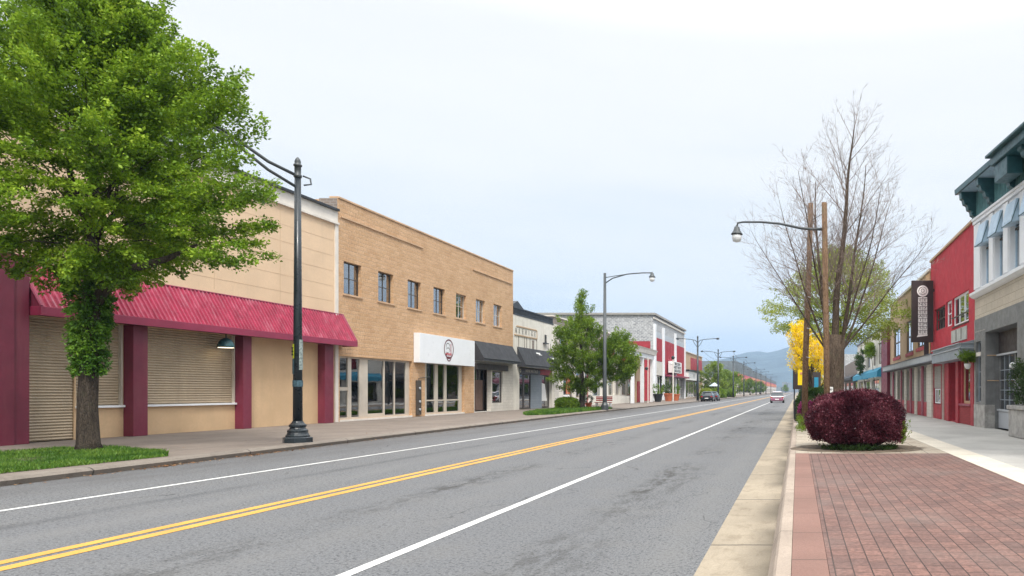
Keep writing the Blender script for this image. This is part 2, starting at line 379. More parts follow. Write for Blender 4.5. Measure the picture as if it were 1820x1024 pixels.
def wall_grid(y0, y1, z0, z1, ops, xf, xb, mb=None):
    """wall lying in a plane x=xf (front) .. xb (back) with rectangular openings (ya,yb,za,zb)"""
    mb = mb or MB()
    ys = sorted({y0, y1} | {min(max(v, y0), y1) for o in ops for v in o[:2]}); zs = sorted({z0, z1} | {min(max(v, z0), z1) for o in ops for v in o[2:]})
    def solid(i, j):
        if i < 0 or j < 0 or i >= len(ys)-1 or j >= len(zs)-1: return False
        cy, cz = (ys[i]+ys[i+1])/2, (zs[j]+zs[j+1])/2
        return not any(a < cy < b and c < cz < d for a, b, c, d in ops)
    for i in range(len(ys)-1):
        for j in range(len(zs)-1):
            if not solid(i, j): continue
            a, b, c, d = ys[i], ys[i+1], zs[j], zs[j+1]
            mb.quad((xf, a, c), (xf, b, c), (xf, b, d), (xf, a, d)); mb.quad((xb, a, c), (xb, a, d), (xb, b, d), (xb, b, c))
            if not solid(i-1, j): mb.quad((xf, a, c), (xf, a, d), (xb, a, d), (xb, a, c))
            if not solid(i+1, j): mb.quad((xf, b, c), (xb, b, c), (xb, b, d), (xf, b, d))
            if not solid(i, j-1): mb.quad((xf, a, c), (xb, a, c), (xb, b, c), (xf, b, c))
            if not solid(i, j+1): mb.quad((xf, a, d), (xf, b, d), (xb, b, d), (xb, a, d))
    return mb

def window(par, ya, yb, za, zb, xf, s, rec=.12, cols=2, rows=2, fw=.05, fm='win_dark', gm='glass_up', sill=None, name='window', blind=None, mw=.03, drops=None):
    """s=+1: faces +x (left side of the street); rec = set back behind the wall face"""
    x = xf-s*rec; m = MB()
    m.box(x, x-s*.06, ya, ya+fw, za, zb); m.box(x, x-s*.06, yb-fw, yb, za, zb)
    m.box(x, x-s*.06, ya+fw, yb-fw, za, za+fw); m.box(x, x-s*.06, ya+fw, yb-fw, zb-fw, zb)
    cy = [ya+(yb-ya)*k/cols for k in range(1, cols)]; cz = [za+(zb-za)*k/rows for k in range(1, rows)]
    for y in cy: m.box(x-s*.003, x-s*.05, y-mw/2, y+mw/2, za+fw, zb-fw)
    for z in cz:
        m.box(x-s*.006, x-s*.045, ya+fw, yb-fw, z-mw/2, z+mw/2)
    w = m.build(name, fm, par)
    MB().box(x-s*.028, x-s*.034, ya+fw*.5, yb-fw*.5, za+fw*.5, zb-fw*.5).build('pane', gm, w)
    if sill: MB().box(xf+s*.05, xf-s*(rec-.004), ya-.08, yb+.08, za-.09, za-.002).build('sill', sill, w, bevel=.008)
    if blind:
        h = zb-(zb-za)*blind
        MB().box(x-s*.12, x-s*.13, ya+fw, yb-fw, h, zb-.02).build('blind', 'blind', w)
    return w

def shell(par, xf, xb, y0, y1, z0, z1, mat, s, roofz=None, t=.3):
    """side walls, back wall and roof behind a facade whose back face is at xf-s*t"""
    xi = xf-s*t
    m = MB(); m.box(xi, xb, y0, y0+.25, z0, z1); m.box(xi, xb, y1-.25, y1, z0, z1); m.box(xb, xb-s*.25, y0, y1, z0, z1)
    m.build('side_wall', mat, par)
    rz = roofz or z1-.6
    MB().box(xi, xb, y0+.25, y1-.25, rz-.2, rz).build('roof', 'ground', par)

def textmesh(s, size, font_scale_x=1.0, depth=.01, bold=0.0):
    c = bpy.data.curves.new('t', 'FONT'); c.body = s; c.size = size; c.extrude = depth; c.align_x = 'CENTER'; c.align_y = 'CENTER'; c.offset = bold
    o = bpy.data.objects.new('t', c); col.objects.link(o)
    dg = bpy.context.evaluated_depsgraph_get(); me = bpy.data.meshes.new_from_object(o.evaluated_get(dg))
    bpy.data.objects.remove(o)
    vs = [(v.co.x*font_scale_x, v.co.y, v.co.z) for v in me.vertices]; fs = [tuple(p.vertices) for p in me.polygons]
    bpy.data.meshes.remove(me); return vs, fs
def put_text(mb, s, size, c, facing, sx=1.0, bold=0.0, depth=.006):
    vs, fs = textmesh(s, size, sx, depth, bold); i = len(mb.v)
    for x, y, z in vs:
        if facing == '+x': p = (c[0]+z, c[1]+x, c[2]+y)
        elif facing == '-x': p = (c[0]-z, c[1]-x, c[2]+y)
        else: p = (c[0]+x, c[1]-z, c[2]+y)      # faces -y
        mb.v.append(p)
    mb.f += [tuple(i+k for k in f) for f in fs]
    return mb

def npmesh(name, V, mat, parent=None, nper=4, kind=None, label=None, cat=None, loc=None):
    """V: (n, nper, 3) polygons in world coordinates"""
    n = len(V); o = off(parent) if parent is not None else (loc or (0, 0, 0))
    co = (V.reshape(-1, 3)-np.array(o)).astype(np.float32)
    me = bpy.data.meshes.new(name); me.vertices.add(n*nper); me.vertices.foreach_set('co', co.ravel())
    me.loops.add(n*nper); me.loops.foreach_set('vertex_index', np.arange(n*nper, dtype=np.int32))
    me.polygons.add(n); me.polygons.foreach_set('loop_start', np.arange(0, n*nper, nper, dtype=np.int32))
    me.update(calc_edges=True); me.validate()
    ob = bpy.data.objects.new(name, me); col.objects.link(ob)
    if parent is not None: ob.parent = parent
    elif loc: ob.location = loc
    me.materials.append(MT[mat])
    if kind: ob['kind'] = kind
    return tagit(ob, label, cat)

def unit(a): return a/np.maximum(np.linalg.norm(a, axis=-1, keepdims=True), 1e-6)
def leaf_quads(rng, P, D, size, updir=.8, jit=.9, asp=.55):
    """kite-shaped leaves at points P pointing roughly along D"""
    n = len(P); d = unit(D+rng.normal(0, jit, (n, 3))); nn = rng.normal(0, .6, (n, 3)); nn[:, 2] += updir
    side = unit(np.cross(d, nn)); L = (size*rng.uniform(.6, 1.25, n))[:, None]
    up = np.cross(side, d)*L*.12
    return np.stack([P, P+d*L*.45+side*L*asp*.5+up, P+d*L, P+d*L*.45-side*L*asp*.5+up], 1)
def sprays(rng, C, D, n, ln, wd, th, size, **k):
    """n leaves around each cluster centre C, drawn out along D"""
    m = len(C); i = np.repeat(np.arange(m), n)
    t = rng.uniform(-.5, .5, m*n); w = wd*(1-np.abs(t)*1.2)
    D1 = unit(D); S = unit(np.cross(D1, np.array([0, 0, 1.0])+rng.normal(0, .15, (m, 3)))); U = np.cross(S, D1)
    P = C[i]+D1[i]*(t*ln)[:, None]+S[i]*(rng.normal(0, .42, m*n)*w)[:, None]+U[i]*(rng.normal(0, .4, m*n)*th)[:, None]
    return leaf_quads(rng, P, D1[i], size, **k)

# ------------------------------------------------------------------ world, sun, camera
w = bpy.data.worlds.new('World'); sc.world = w; w.use_nodes = True; nt = w.node_tree; N = nt.nodes; N.clear()
def wn(t, **k):
    x = N.new(t)
    for a, b in k.items(): setattr(x, a, b)
    return x
SUN_EL, SUN_AZ = R(52), R(152)      # azimuth measured from +Y towards +X: behind the camera, to its right
sky = wn('ShaderNodeTexSky', sky_type='NISHITA'); sky.sun_disc = False; sky.sun_elevation = SUN_EL; sky.sun_rotation = SUN_AZ
tc = wn('ShaderNodeTexCoord'); sp = wn('ShaderNodeSeparateXYZ'); nt.links.new(tc.outputs['Generated'], sp.inputs[0])
mp = wn('ShaderNodeMapping'); mp.inputs['Scale'].default_value = (1.4, 1.4, 9); mp.inputs['Rotation'].default_value = (0, R(4), 0); nt.links.new(tc.outputs['Generated'], mp.inputs[0])
nz = wn('ShaderNodeTexNoise'); nz.inputs['Scale'].default_value = 1.6; nz.inputs['Detail'].default_value = 7; nz.inputs['Roughness'].default_value = .55; nt.links.new(mp.outputs[0], nz.inputs[0])
ma = wn('ShaderNodeMath', operation='MULTIPLY_ADD'); nt.links.new(nz.outputs['Fac'], ma.inputs[0]); ma.inputs[1].default_value = .52; nt.links.new(sp.outputs[2], ma.inputs[2])
rp = wn('ShaderNodeValToRGB'); nt.links.new(ma.outputs[0], rp.inputs[0]); e = rp.color_ramp.elements
stops = [(0.0, (.18, .19, .18)), (.15, (.38, .42, .46)), (.24, (.485, .56, .625)), (.32, (.575, .635, .685)), (.39, (.665, .70, .725)), (.46, (.70, .72, .735)), (.55, (.75, .755, .76)), (.72, (.78, .78, .78)), (1.0, (.8, .8, .8))]
while len(e) < len(stops): e.new(.5)
for i, (p, c) in enumerate(stops): e[i].position = p; e[i].color = c+(1,)
# overcast sky: the zenith is about three times as bright as the horizon
cie = wn('ShaderNodeMapRange'); nt.links.new(sp.outputs[2], cie.inputs[0]); cie.inputs[1].default_value = .44; cie.inputs[2].default_value = .9; cie.inputs[3].default_value = 1.0; cie.inputs[4].default_value = 3.0
vm = wn('ShaderNodeVectorMath', operation='SCALE'); nt.links.new(rp.outputs[0], vm.inputs[0]); nt.links.new(cie.outputs[0], vm.inputs['Scale'])
vs_ = wn('ShaderNodeVectorMath', operation='SCALE'); nt.links.new(sky.outputs[0], vs_.inputs[0]); vs_.inputs['Scale'].default_value = .1
mx = wn('ShaderNodeMix', data_type='RGBA'); mx.inputs[0].default_value = .93; nt.links.new(vs_.outputs[0], mx.inputs[6]); nt.links.new(vm.outputs[0], mx.inputs[7])
bg = wn('ShaderNodeBackground'); nt.links.new(mx.outputs[2], bg.inputs[0]); bg.inputs[1].default_value = 1.0
wo = wn('ShaderNodeOutputWorld'); nt.links.new(bg.outputs[0], wo.inputs[0])

sl = bpy.data.lights.new('sun', 'SUN'); sl.energy = 2.4; sl.angle = R(11); sl.color = (1, .95, .88)
so = bpy.data.objects.new('sun', sl); col.objects.link(so)
sd = Vector((math.sin(SUN_AZ)*math.cos(SUN_EL), math.cos(SUN_AZ)*math.cos(SUN_EL), math.sin(SUN_EL)))
so.rotation_euler = (-sd).to_track_quat('-Z', 'Y').to_euler(); so.location = (0, -10, 40)

cd = bpy.data.cameras.new('camera'); cam = bpy.data.objects.new('camera', cd); col.objects.link(cam); sc.camera = cam
cam.location = (0, 0, H); cam.rotation_euler = (R(90), 0, 0); cd.sensor_width = 36; cd.lens = 36*F/1820
cd.shift_x = -(CX-910)/1820; cd.shift_y = (CY-512)/1820; cd.clip_start = .1; cd.clip_end = 12000
sc.view_settings.view_transform = 'Standard'; sc.view_settings.look = 'None'; sc.view_settings.exposure = 0.45; sc.view_settings.gamma = 1

# ------------------------------------------------------------------ ground, road, pavements
def kx(Y):
    P = ((-30, -13.2), (12, -13.35), (22, -13.85), (45, -14.6), (60, -14.8), (1200, -14.8))
    for (a, xa), (b, xb) in zip(P, P[1:]):
        if Y <= b: return xa+(xb-xa)*(Y-a)/(b-a)
    return -14.8
YS = [-20, -5, 4, 8, 12, 15, 18, 20, 22, 26, 30, 38, 45, 52, 60, 80, 120, 200, 400, 900, 1200]
MB().quad((-6000, -1500, -.03), (6000, -1500, -.03), (6000, 9000, -.03), (-6000, 9000, -.03)).build('ground', 'ground', kind='structure')
m = MB()
for a, b in zip(YS, YS[1:]): m.quad((kx(a)-.02, a, 0), (-.88, a, 0), (-.88, b, 0), (kx(b)-.02, b, 0))
m.build('road', 'asphalt', kind='structure')
def strip(xa, xb, ya, yb, z, name, mat, th=.0): MB().quad((xa, ya, z), (xb, ya, z), (xb, yb, z), (xa, yb, z)).build(name, mat, kind='structure')
def line(xc, wd, name, mat, y1=1000):
    strip(xc-wd/2, xc+wd/2, -10, y1, .004, name, mat)
line(-10.62, .11, 'edge_line', 'white_line'); line(-3.93, .125, 'lane_line', 'white_line')
line(-7.42, .155, 'centre_line', 'yellow_line'); line(-7.15, .165, 'centre_line', 'yellow_line')
MB().box(-.9, -.19, -15, 1000, -.02, .006).build('gutter', 'gutter', kind='structure')
MB().prism([(-.262, 0.0), (-.20, .125), (-.175, .15), (-.055, .15), (-.055, -.01), (-.262, -.01)], 'y', -15, 1000).build('kerb_right', 'kerb', kind='structure')
MB().box(-.051, .25, -15, 16.35, 0, .152).build('salmon_edging_strip', 'paver_edge', kind='structure')
MB().box(.254, 3.5, -15, 16.35, 0, .150).build('brick_pavement', 'paver', kind='structure')
MB().box(3.504, 4.15, -15, 30, 0, .152).build('pale_paving_band', 'band', kind='structure')
MB().box(-.051, 3.5, 16.354, 30, 0, .149).build('planting_bed', 'bed', kind='structure')
m = MB(); m.box(4.154, 7.6, -15, 30, 0, .150); m.box(-.051, 7.6, 30.004, 1000, 0, .150)
m.build('pavement_right', 'walk_right', kind='structure')
# left kerb follows the slight bend of the carriageway; rounded nose, step of 0.15 m
m = MB(); prof = [(0.0, -.01), (0.03, .09), (-.03, .135), (-.08, .15), (-.22, .15), (-.22, -.01)]
i0 = len(m.v)
for y in YS:
    for p, q in prof: m.v.append((kx(y)+p, y, q))
k = len(prof)
for j in range(len(YS)-1):
    for a in range(k-1): m.f.append((j*k+a, j*k+a+1, (j+1)*k+a+1, (j+1)*k+a))
m.build('kerb_left', 'kerb_left', kind='structure')
m = MB()
for a, b in zip(YS, YS[1:]): m.quad((-21.9, a, .148), (kx(a)-.224, a, .148), (kx(b)-.224, b, .148), (-21.9, b, .148))
m.build('pavement_left', 'walk_left', kind='structure')

# grass patches (soil sheet + blades as one body of grass each)
def inpoly(P, poly):
    x, y = P[:, 0], P[:, 1]; r = np.zeros(len(P), bool); n = len(poly)
    for i in range(n):
        x1, y1 = poly[i]; x2, y2 = poly[i-1]
        c = ((y1 > y) != (y2 > y)) & (x < (x2-x1)*(y-y1)/(y2-y1+1e-9)+x1); r ^= c
    return r
def grass(poly, n, h, seed, mound=.06):
    rng = np.random.default_rng(seed); P = np.array(poly); lo, hi = P.min(0), P.max(0)
    c = P.mean(0)
    q = rng.uniform(lo, hi, (n*2, 2)); q += 0; q = q[inpoly(q, poly)][:n]
    ring = [(x, y, .152) for x, y in poly]; m = MB()
    for i in range(len(poly)): m.quad(ring[i], ring[(i+1) % len(poly)], (c[0], c[1], .152+mound))
    m.build('soil', 'soil', kind='structure')
    k = len(q); hh = h*rng.uniform(.45, 1.3, k)*(.75+.5*np.sin(q[:, 0]*2.1+np.cos(q[:, 1]*1.7)*2)**2)
    a = rng.uniform(0, 6.28, k); wv = np.stack([np.cos(a), np.sin(a), np.zeros(k)], 1)*(.0045+.00035*q[:, 1:2])
    base = np.column_stack([q, np.full(k, .15)]); tip = base+np.column_stack([rng.normal(0, .35, (k, 2))*hh[:, None], hh])
    mid = (base+tip)/2+np.array([0, 0, .01])
    V = np.stack([base-wv, base+wv, mid+wv*.6, tip], 1)
    npmesh('grass', V, 'grass', kind='stuff')
grass([(-13.92, 6), (-13.97, 15.6), (-14.6, 16.3), (-15.7, 17.1), (-17.2, 17.7), (-18.1, 17.5), (-18.3, 16.5), (-18.6, 13), (-18.6, 6)], 90000, .085, 1)
grass([(-15.05, 43.5), (-15.1, 50), (-15.15, 57.5), (-16.3, 57.8), (-17.9, 56), (-18.4, 50), (-17.2, 44), (-16.0, 41.5)], 36000, .16, 2, .16)

# fallen leaves and litter
rng = np.random.default_rng(5)
yy = np.concatenate([rng.uniform(11.5, 20, 120), rng.normal(15.0, .35, 70), rng.normal(17.6, .5, 70), rng.uniform(20, 60, 90)])
P = np.column_stack([[kx(y)+abs(rng.normal(.07, .09))+.02 for y in yy], yy, np.full(len(yy), .012)])
npmesh('fallen_leaves', leaf_quads(rng, P, rng.normal(0, 1, (len(P), 3))*np.array([1, 1, .12]), .065, jit=.05, updir=2), 'brown_leaf', kind='stuff')
P = np.column_stack([rng.uniform(-21.2, -14.5, 160), rng.uniform(14, 50, 160), np.full(160, .158)])
P2 = np.column_stack([rng.uniform(.3, 4.5, 26), rng.uniform(5.5, 16, 26), np.full(26, .158)])
P3 = np.column_stack([rng.uniform(.2, 2.8, 150), rng.uniform(15.9, 19, 150), np.full(150, .158)])
P = np.concatenate([P, P2, P3])
npmesh('pavement_litter', leaf_quads(rng, P, rng.normal(0, 1, (len(P), 3))*np.array([1, 1, .1]), .035, jit=.05, updir=2), 'brown_leaf', kind='stuff')

# ------------------------------------------------------------------ left side of the street
WX = -21.5
# ---- cream building with the crimson awning
b = thing('cream_building', 'cream rendered building with crimson metal awning, maroon pillars and closed roller shutters', 'building', (WX, 26, .15))
Y0, Y1 = 14.0, 32.85
m = wall_grid(Y0, Y1, 3.75, 9.35, [], WX, WX-.3)
m.build('upper_wall', 'cream', b)
m = MB()
for z in np.arange(5.75, 9.3, .7): m.box(WX+.001, WX+.006, Y0, Y1-.35, z, z+.012)
for y in np.arange(16, 32, 3.3): m.box(WX+.001, WX+.0065, y, y+.018, 5.35, 9.33)
m.build('panel_joints', 'cream_joint', b)
m = MB(); m.box(WX+.02, WX-.3, Y0, Y1-.004, 9.45, 9.97); m.build('parapet', 'off_white', b)
m = MB(); m.box(WX+.10, WX-.3, Y0, Y1-.002, 9.35, 9.447); m.build('ledge', 'off_white', b)
m = MB(); m.box(WX+.14, WX-.35, Y0, Y1-.03, 9.972, 10.08); m.build('coping', 'dark_metal', b, bevel=.01)
m = MB(); m.box(WX+.05, WX-.1, Y1-.22, Y1-.003, .15, 9.34); m.build('corner_strip', 'off_white', b)
shell(b, WX, -34, Y0, Y1-.01, .15, 9.95, 'cream', 1)
# ground floor
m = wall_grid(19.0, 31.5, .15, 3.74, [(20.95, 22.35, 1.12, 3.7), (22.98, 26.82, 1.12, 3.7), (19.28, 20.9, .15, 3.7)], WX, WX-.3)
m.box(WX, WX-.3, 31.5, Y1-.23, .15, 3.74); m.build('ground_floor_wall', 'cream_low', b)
def slats(ya, yb, za, zb, xf, name, lab=None):
    m = MB(); z = za; p = .085
    while z < zb-.01:
        t = min(z+p, zb)
        m.quad((xf, ya, z), (xf, yb, z), (xf+.028, yb, z+p*.45), (xf+.028, ya, z+p*.45)); m.quad((xf+.028, ya, z+p*.45), (xf+.028, yb, z+p*.45), (xf, yb, t), (xf, ya, t)); z += p
    m.build(name, 'shutter', b, label=lab)
slats(19.3, 20.88, .17, 3.7, WX-.05, 'roller_shutter', 'full height closed roller shutter')
slats(20.97, 22.33, 1.16, 3.7, WX-.07, 'roller_shutter', 'short closed roller shutter above a white sill')
slats(23.0, 26.8, 1.16, 3.7, WX-.07, 'roller_shutter', 'wide closed roller shutter above a white sill')
for ya, yb in ((20.93, 22.4), (22.93, 26.86)):
    m = MB(); m.box(WX+.09, WX-.05, ya, yb, 1.08, 1.15); m.build('sill', 'white_paint', b, bevel=.006)
    m = MB(); m.box(WX+.03, WX-.06, yb-.08, yb-.03, 1.152, 3.7); m.build('shutter_rail', 'pale_frame', b)
for ya, yb, x in ((18.86, 19.27, -21.05), (22.42, 22.92, -21.18), (26.86, 27.28, -21.18), (31.5, 32.1, -21.18)):
    MB().box(x, WX-.02, ya, yb, .15, 3.7 if ya > 19 else 5.3).build('pillar', 'maroon', b, bevel=.01)
MB().box(-21.0, WX-.02, 14, 18.85, .15, 5.3).build('end_wall', 'maroon', b)
# awning: standing seam sheet on a sloped frame
AX, AZ0, AZ1, TZ = -20.82, 3.68, 3.92, 5.17
aw = MB(); ya, yb = 19.35, 33.15
aw.quad((AX, ya, AZ1), (AX, yb, AZ1), (WX+.02, yb, TZ), (WX+.02, ya, TZ))
aw.quad((AX, ya, AZ1), (WX+.02, ya, TZ), (WX+.02, ya, AZ1)); aw.quad((AX, yb, AZ1), (WX+.02, yb, AZ1), (WX+.02, yb, TZ))
rib = .165; y = ya+.05; rb = MB()
nrm = Vector((TZ-AZ1, 0, -(WX+.02-AX))).normalized()
while y < yb-.05:
    p0 = Vector((AX, y, AZ1)); p1 = Vector((WX+.02, y, TZ)); n_ = nrm*.04; d = Vector((0, .02, 0)); d2 = Vector((0, .035, 0))
    rb.quad(p0-d2, p0-d+n_, p1-d+n_, p1-d2); rb.quad(p0-d+n_, p0+d+n_, p1+d+n_, p1-d+n_); rb.quad(p0+d+n_, p0+d2, p1+d2, p1+d+n_)
    rb.quad(p0-d2, p0+d2, p0+d+n_, p0-d+n_)
    y += rib
A = aw.build('awning', 'awning_red', b); rb.build('seams', 'awning_seam', A)
m = MB(); m.box(AX+.05, AX-.03, ya-.05, yb+.05, AZ0, AZ1+.01); m.box(AX-.032, WX+.02, ya-.05, ya+.0, AZ0, AZ1+.01); m.box(AX-.032, WX+.02, yb, yb+.05, AZ0, AZ1+.01); m.build('fascia', 'maroon_trim', A, bevel=.01)
m = MB(); m.box(AX-.034, WX+.01, ya, yb, AZ0+.05, AZ0+.08); m.build('soffit', 'maroon', A)
m = MB()
for y in (ya-.02, yb+.02): m.tube([(AX+.03, y, AZ1+.02), (WX+.03, y, TZ+.04)], .035, 6)
m.tube([(WX+.03, ya, TZ+.03), (WX+.03, yb, TZ+.03)], .03, 6)
m.build('trim', 'maroon_trim', A)
MB().quad((AX+.0, ya-.005, AZ1), (WX+.02, ya-.005, TZ), (WX-.2, ya-.005, TZ), (WX-.2, ya-.005, AZ1)).build('end_panel', 'maroon', A)
l = thing('wall_lamp', 'green dome lamp glowing under the crimson awning beside a maroon pillar', 'lamp', (-21.1, 25.95, 3.2))
MB().lathe([(.01, .36), (.07, .35), (.15, .3), (.22, .2), (.255, .08), (.27, 0), (.26, 0), (.2, .15), (.05, .25)], (-21.1, 25.95, 3.2), 18).build('shade', 'teal_dark', l, smooth=True)
MB().tube([(-21.1, 25.95, 3.5), (-21.1, 25.95, 3.72)], .02, 6).build('stem', 'dark_metal', l)
MB().lathe([(.2, .0), (.24, .0), (.235, .035), (.1, .05)], (-21.1, 25.95, 3.195), 16).build('bulb', 'bulb', l)

# ---- tan brick building
b = thing('tan_brick_building', 'two storey tan brick building with seven upper windows and glazed shopfronts', 'building', (WX, 43, .15))
Y0, Y1 = 32.87, 53.1; ZT = 10.62
wz = (6.22, 7.76); wins = [(33.3+2.735*k, 34.65+2.735*k) for k in range(7)]
ops = [(a, c, *wz) for a, c in wins]+[(33.0, 39.2, .25, 3.26), (40.55, 45.35, .25, 3.3), (46.7, Y1, .15, 4.4)]
wall_grid(Y0, Y1, .15, ZT, ops, WX, WX-.35).build('wall', 'tan_brick', b)
shell(b, WX, -36, Y0+.01, Y1-.01, .15, ZT-.05, 'tan_brick', 1, t=.35)
m = MB(); m.box(WX+.05, WX-.4, Y0-.0, Y1, ZT, ZT+.09); m.build('coping', 'sill', b, bevel=.01)
m = MB(); m.box(WX-.02, WX-.85, Y0-.03, Y0+.14, 10.1, ZT-.01); m.build('end_pier', 'brown_brick', b)
for ya, yb, z in ((Y0+.2, 40.3, 9.76), (46.5, Y1-.3, 9.6)): MB().box(WX+.06, WX+.002, ya, yb, z, z+.08).build('string_course', 'sill', b)
for i, (a, c) in enumerate(wins):
    window(b, a, c, wz[0], wz[1], WX, 1, .16, 2, 2, .055, 'win_dark' if i < 4 else 'pale_frame', 'glass_up', 'sill', blind=(.45, .3, .55, .25, 1, .5, .9)[i])
# shopfront 1
def shop(ya, yb, za, zb, posts, fm, gm='glass', rec=.15, rails=(), name='shopfront', interior=True, base=.0, x=WX, s=1, depth=3.2, imat='interior'):
    m = MB(); xf = x-s*rec
    m.box(xf, xf-s*.1, ya, yb, zb-.09, zb-.001)
    if base: m.box(xf+s*.03, xf-s*.12, ya, yb, za, za+base)
    else: m.box(xf, xf-s*.1, ya, yb, za, za+.08)
    for a, c in posts: m.box(xf+s*.002, xf-s*.11, a, c, za+(base or .08)+.001, zb-.091)
    for a, c, z, t in rails: m.box(xf-s*.01, xf-s*.09, a, c, z, z+t)
    w_ = m.build(name, fm, b)
    MB().box(xf-s*.05, xf-s*.06, ya, yb, za+(base or .08), zb-.09).build('pane', gm, w_)
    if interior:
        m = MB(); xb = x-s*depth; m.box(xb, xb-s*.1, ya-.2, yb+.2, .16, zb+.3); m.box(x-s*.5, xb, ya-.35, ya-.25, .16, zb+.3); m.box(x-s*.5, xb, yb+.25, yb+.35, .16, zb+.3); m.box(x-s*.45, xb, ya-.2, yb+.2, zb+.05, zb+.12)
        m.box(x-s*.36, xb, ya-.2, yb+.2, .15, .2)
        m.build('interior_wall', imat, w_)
    return w_
MB().box(WX+.02, WX-.35, 33.0, 39.2, .15, .248).build('step', 'off_white', b)
MB().box(WX+.02, WX-.35, 40.55, 45.35, .15, .248).build('step', 'off_white', b)
shop(33.0, 39.2, .25, 3.26, [(33.0, 33.12), (33.85, 34.1), (34.75, 35.4), (36.78, 36.86), (38.85, 39.2), (37.75, 37.8)], 'pale_frame', rails=[(33.12, 33.85, 1.62, .16), (35.4, 36.78, .25, .2)])
w_ = shop(40.55, 45.35, .25, 3.3, [(40.55, 41.0), (41.95, 42.3), (43.1, 43.35), (44.95, 45.3)], 'pale_frame', rails=[(41.0, 41.95, 1.0, .08), (42.3, 43.1, 1.0, .08), (43.35, 44.95, 1.0, .08)])
m = MB(); m.box(WX-.9, WX-1.3, 41.2, 44.6, .2, 1.0); m.build('display_counter', 'interior_warm', w_)
m = MB()
for y in np.arange(35.5, 38.8, .62): m.box(WX-2.4, WX-2.9, y, y+.45, .2, random.Random(y).uniform(.9, 2.4))
m.build('shop_shelf', 'interior_warm', b)
m = MB(); m.tube([(WX-.75, 38.2, .2), (WX-.75, 38.2, 1.6)], .03, 6)
for k in range(14):
    a = k*.9; m.tube([(WX-.75, 38.2, 1.2+.04*k), (WX-.75+.12*math.cos(a), 38.2+.22*math.sin(a), 1.9+.03*k), (WX-.75+.22*math.cos(a), 38.2+.42*math.sin(a), 2.4+.03*k)], [.012, .008, .004], 4)
m.build('display_tree', 'twig', None, label='bare twiggy display tree behind the glass of the tan brick shop', cat='plant', loc=(WX-.75, 38.2, .2))
for k, (x, y) in enumerate(((WX-.85, 33.45), (WX-1.5, 34.5))):
    c = thing('chair', 'red seated chair behind the glass door of the tan brick shop' if k == 0 else 'red seated chair deeper inside the shop, behind the tall narrow pane', 'chair', (x, y, .2))
    MB().box(x-.22, x+.22, y-.22, y+.22, .66, .71).build('seat', 'red_plastic', c, bevel=.01)
    MB().box(x-.22, x-.18, y-.22, y+.22, .75, 1.1).build('backrest', 'red_plastic', c, bevel=.01)
    for dx in (-.19, .19):
        for dy in (-.19, .19): MB().tube([(x+dx, y+dy, .2), (x+dx, y+dy, .66)], .014, 5).build('leg', 'dark_metal', c)
# door, window and painted block wall at the far end, under the first black awning
wall_grid(46.7, Y1, .15, 4.395, [(46.75, 49.3, .2, 3.45), (49.45, 51.25, .75, 3.0)], WX+.012, WX-.3).build('painted_wall', 'white_block', b)
d = window(b, 46.75, 49.3, .2, 3.45, WX, 1, .5, 3, 1, .08, 'door_dark', 'glass_dark', name='shop_door', mw=.1)
MB().box(WX-.50, WX-.53, 48.0, 49.1, .25, 2.35).build('door_leaf', 'door_brown', d)
window(b, 49.45, 51.25, .75, 3.0, WX, 1, .1, 1, 1, .08, 'door_dark', 'glass_up')
m = MB()
for k in range(22):
    y = 49.5+k*.08; m.tube([(WX-.28, y, .8), (WX-.28-.02*(k % 3), y+.01, 2.9)], .03, 6)
m.build('curtain', 'curtain', b)
MB().box(WX+.14, WX+.03, 46.75, 51.9, 3.05, 3.45).build('sign_board', 'door_dark', b)
def canvas_awning(par, ya, yb, ztop, zbot, xfr, drop=.18):
    m = MB(); xw = WX+.015
    m.quad((xfr, ya, zbot+drop), (xfr, yb, zbot+drop), (xw, yb, ztop), (xw, ya, ztop))
    m.quad((xfr, ya, zbot), (xfr, yb, zbot), (xfr, yb, zbot+drop-.001), (xfr, ya, zbot+drop-.001))
    for y in (ya, yb): m.quad((xfr, y, zbot), (xfr, y, zbot+drop), (xw, y, ztop), (xw, y, zbot))
    a = m.build('awning', 'black_fabric', par)
    m = MB(); m.tube([(xfr+.01, ya, zbot+drop), (xfr+.01, yb, zbot+drop)], .022, 6); m.tube([(xfr+.01, ya, zbot), (xfr+.01, yb, zbot)], .015, 6)
    n = int((yb-ya)/1.5)
    for k in range(n+1):
        y = ya+.02+(yb-ya-.04)*k/n; m.tube([(xfr-.02, y, zbot+drop-.02), (xw, y, ztop-.05)], .012, 5); m.tube([(xfr-.02, y, zbot+.05), (xw, y, zbot+.05)], .012, 5)
    m.build('awning_frame', 'pole_grey', a)
    return a
canvas_awning(b, 46.72, 52.95, 4.95, 3.62, -20.85)
# electric meter panel on the pier
t = thing('meter_box', 'narrow dark electric meter panel on the tan brick pier under the white sign', 'meter box', (WX+.06, 39.9, .2))
m = MB(); m.box(WX+.10, WX+.005, 39.55, 40.0, .25, 2.2); m.build('casing', 'win_dark', t, bevel=.006)
for z in (.55, 1.0, 1.75): MB().lathe([(.07, 0), (.07, .05), (.04, .06)], (0, 0, 0), 12).build('dial', 'grey_panel_light', t)
for k, o in enumerate([c for c in t.children if c.name.startswith('dial')]):
    o.matrix_local = Matrix.Translation((WX+.11-(WX+.06)+0, 39.78-39.9, (.35, .8, 1.55)[k])) @ Matrix.Rotation(R(90), 4, 'Y') @ Matrix.Translation(Vector(OFF[t.name]))
MB().tube([(WX+.05, 39.8, 2.2), (WX+.05, 39.8, 2.32), (WX+.05, 40.9, 2.42), (WX+.05, 41.0, 2.42)], .018, 6).build('conduit', 'pole_grey', t)
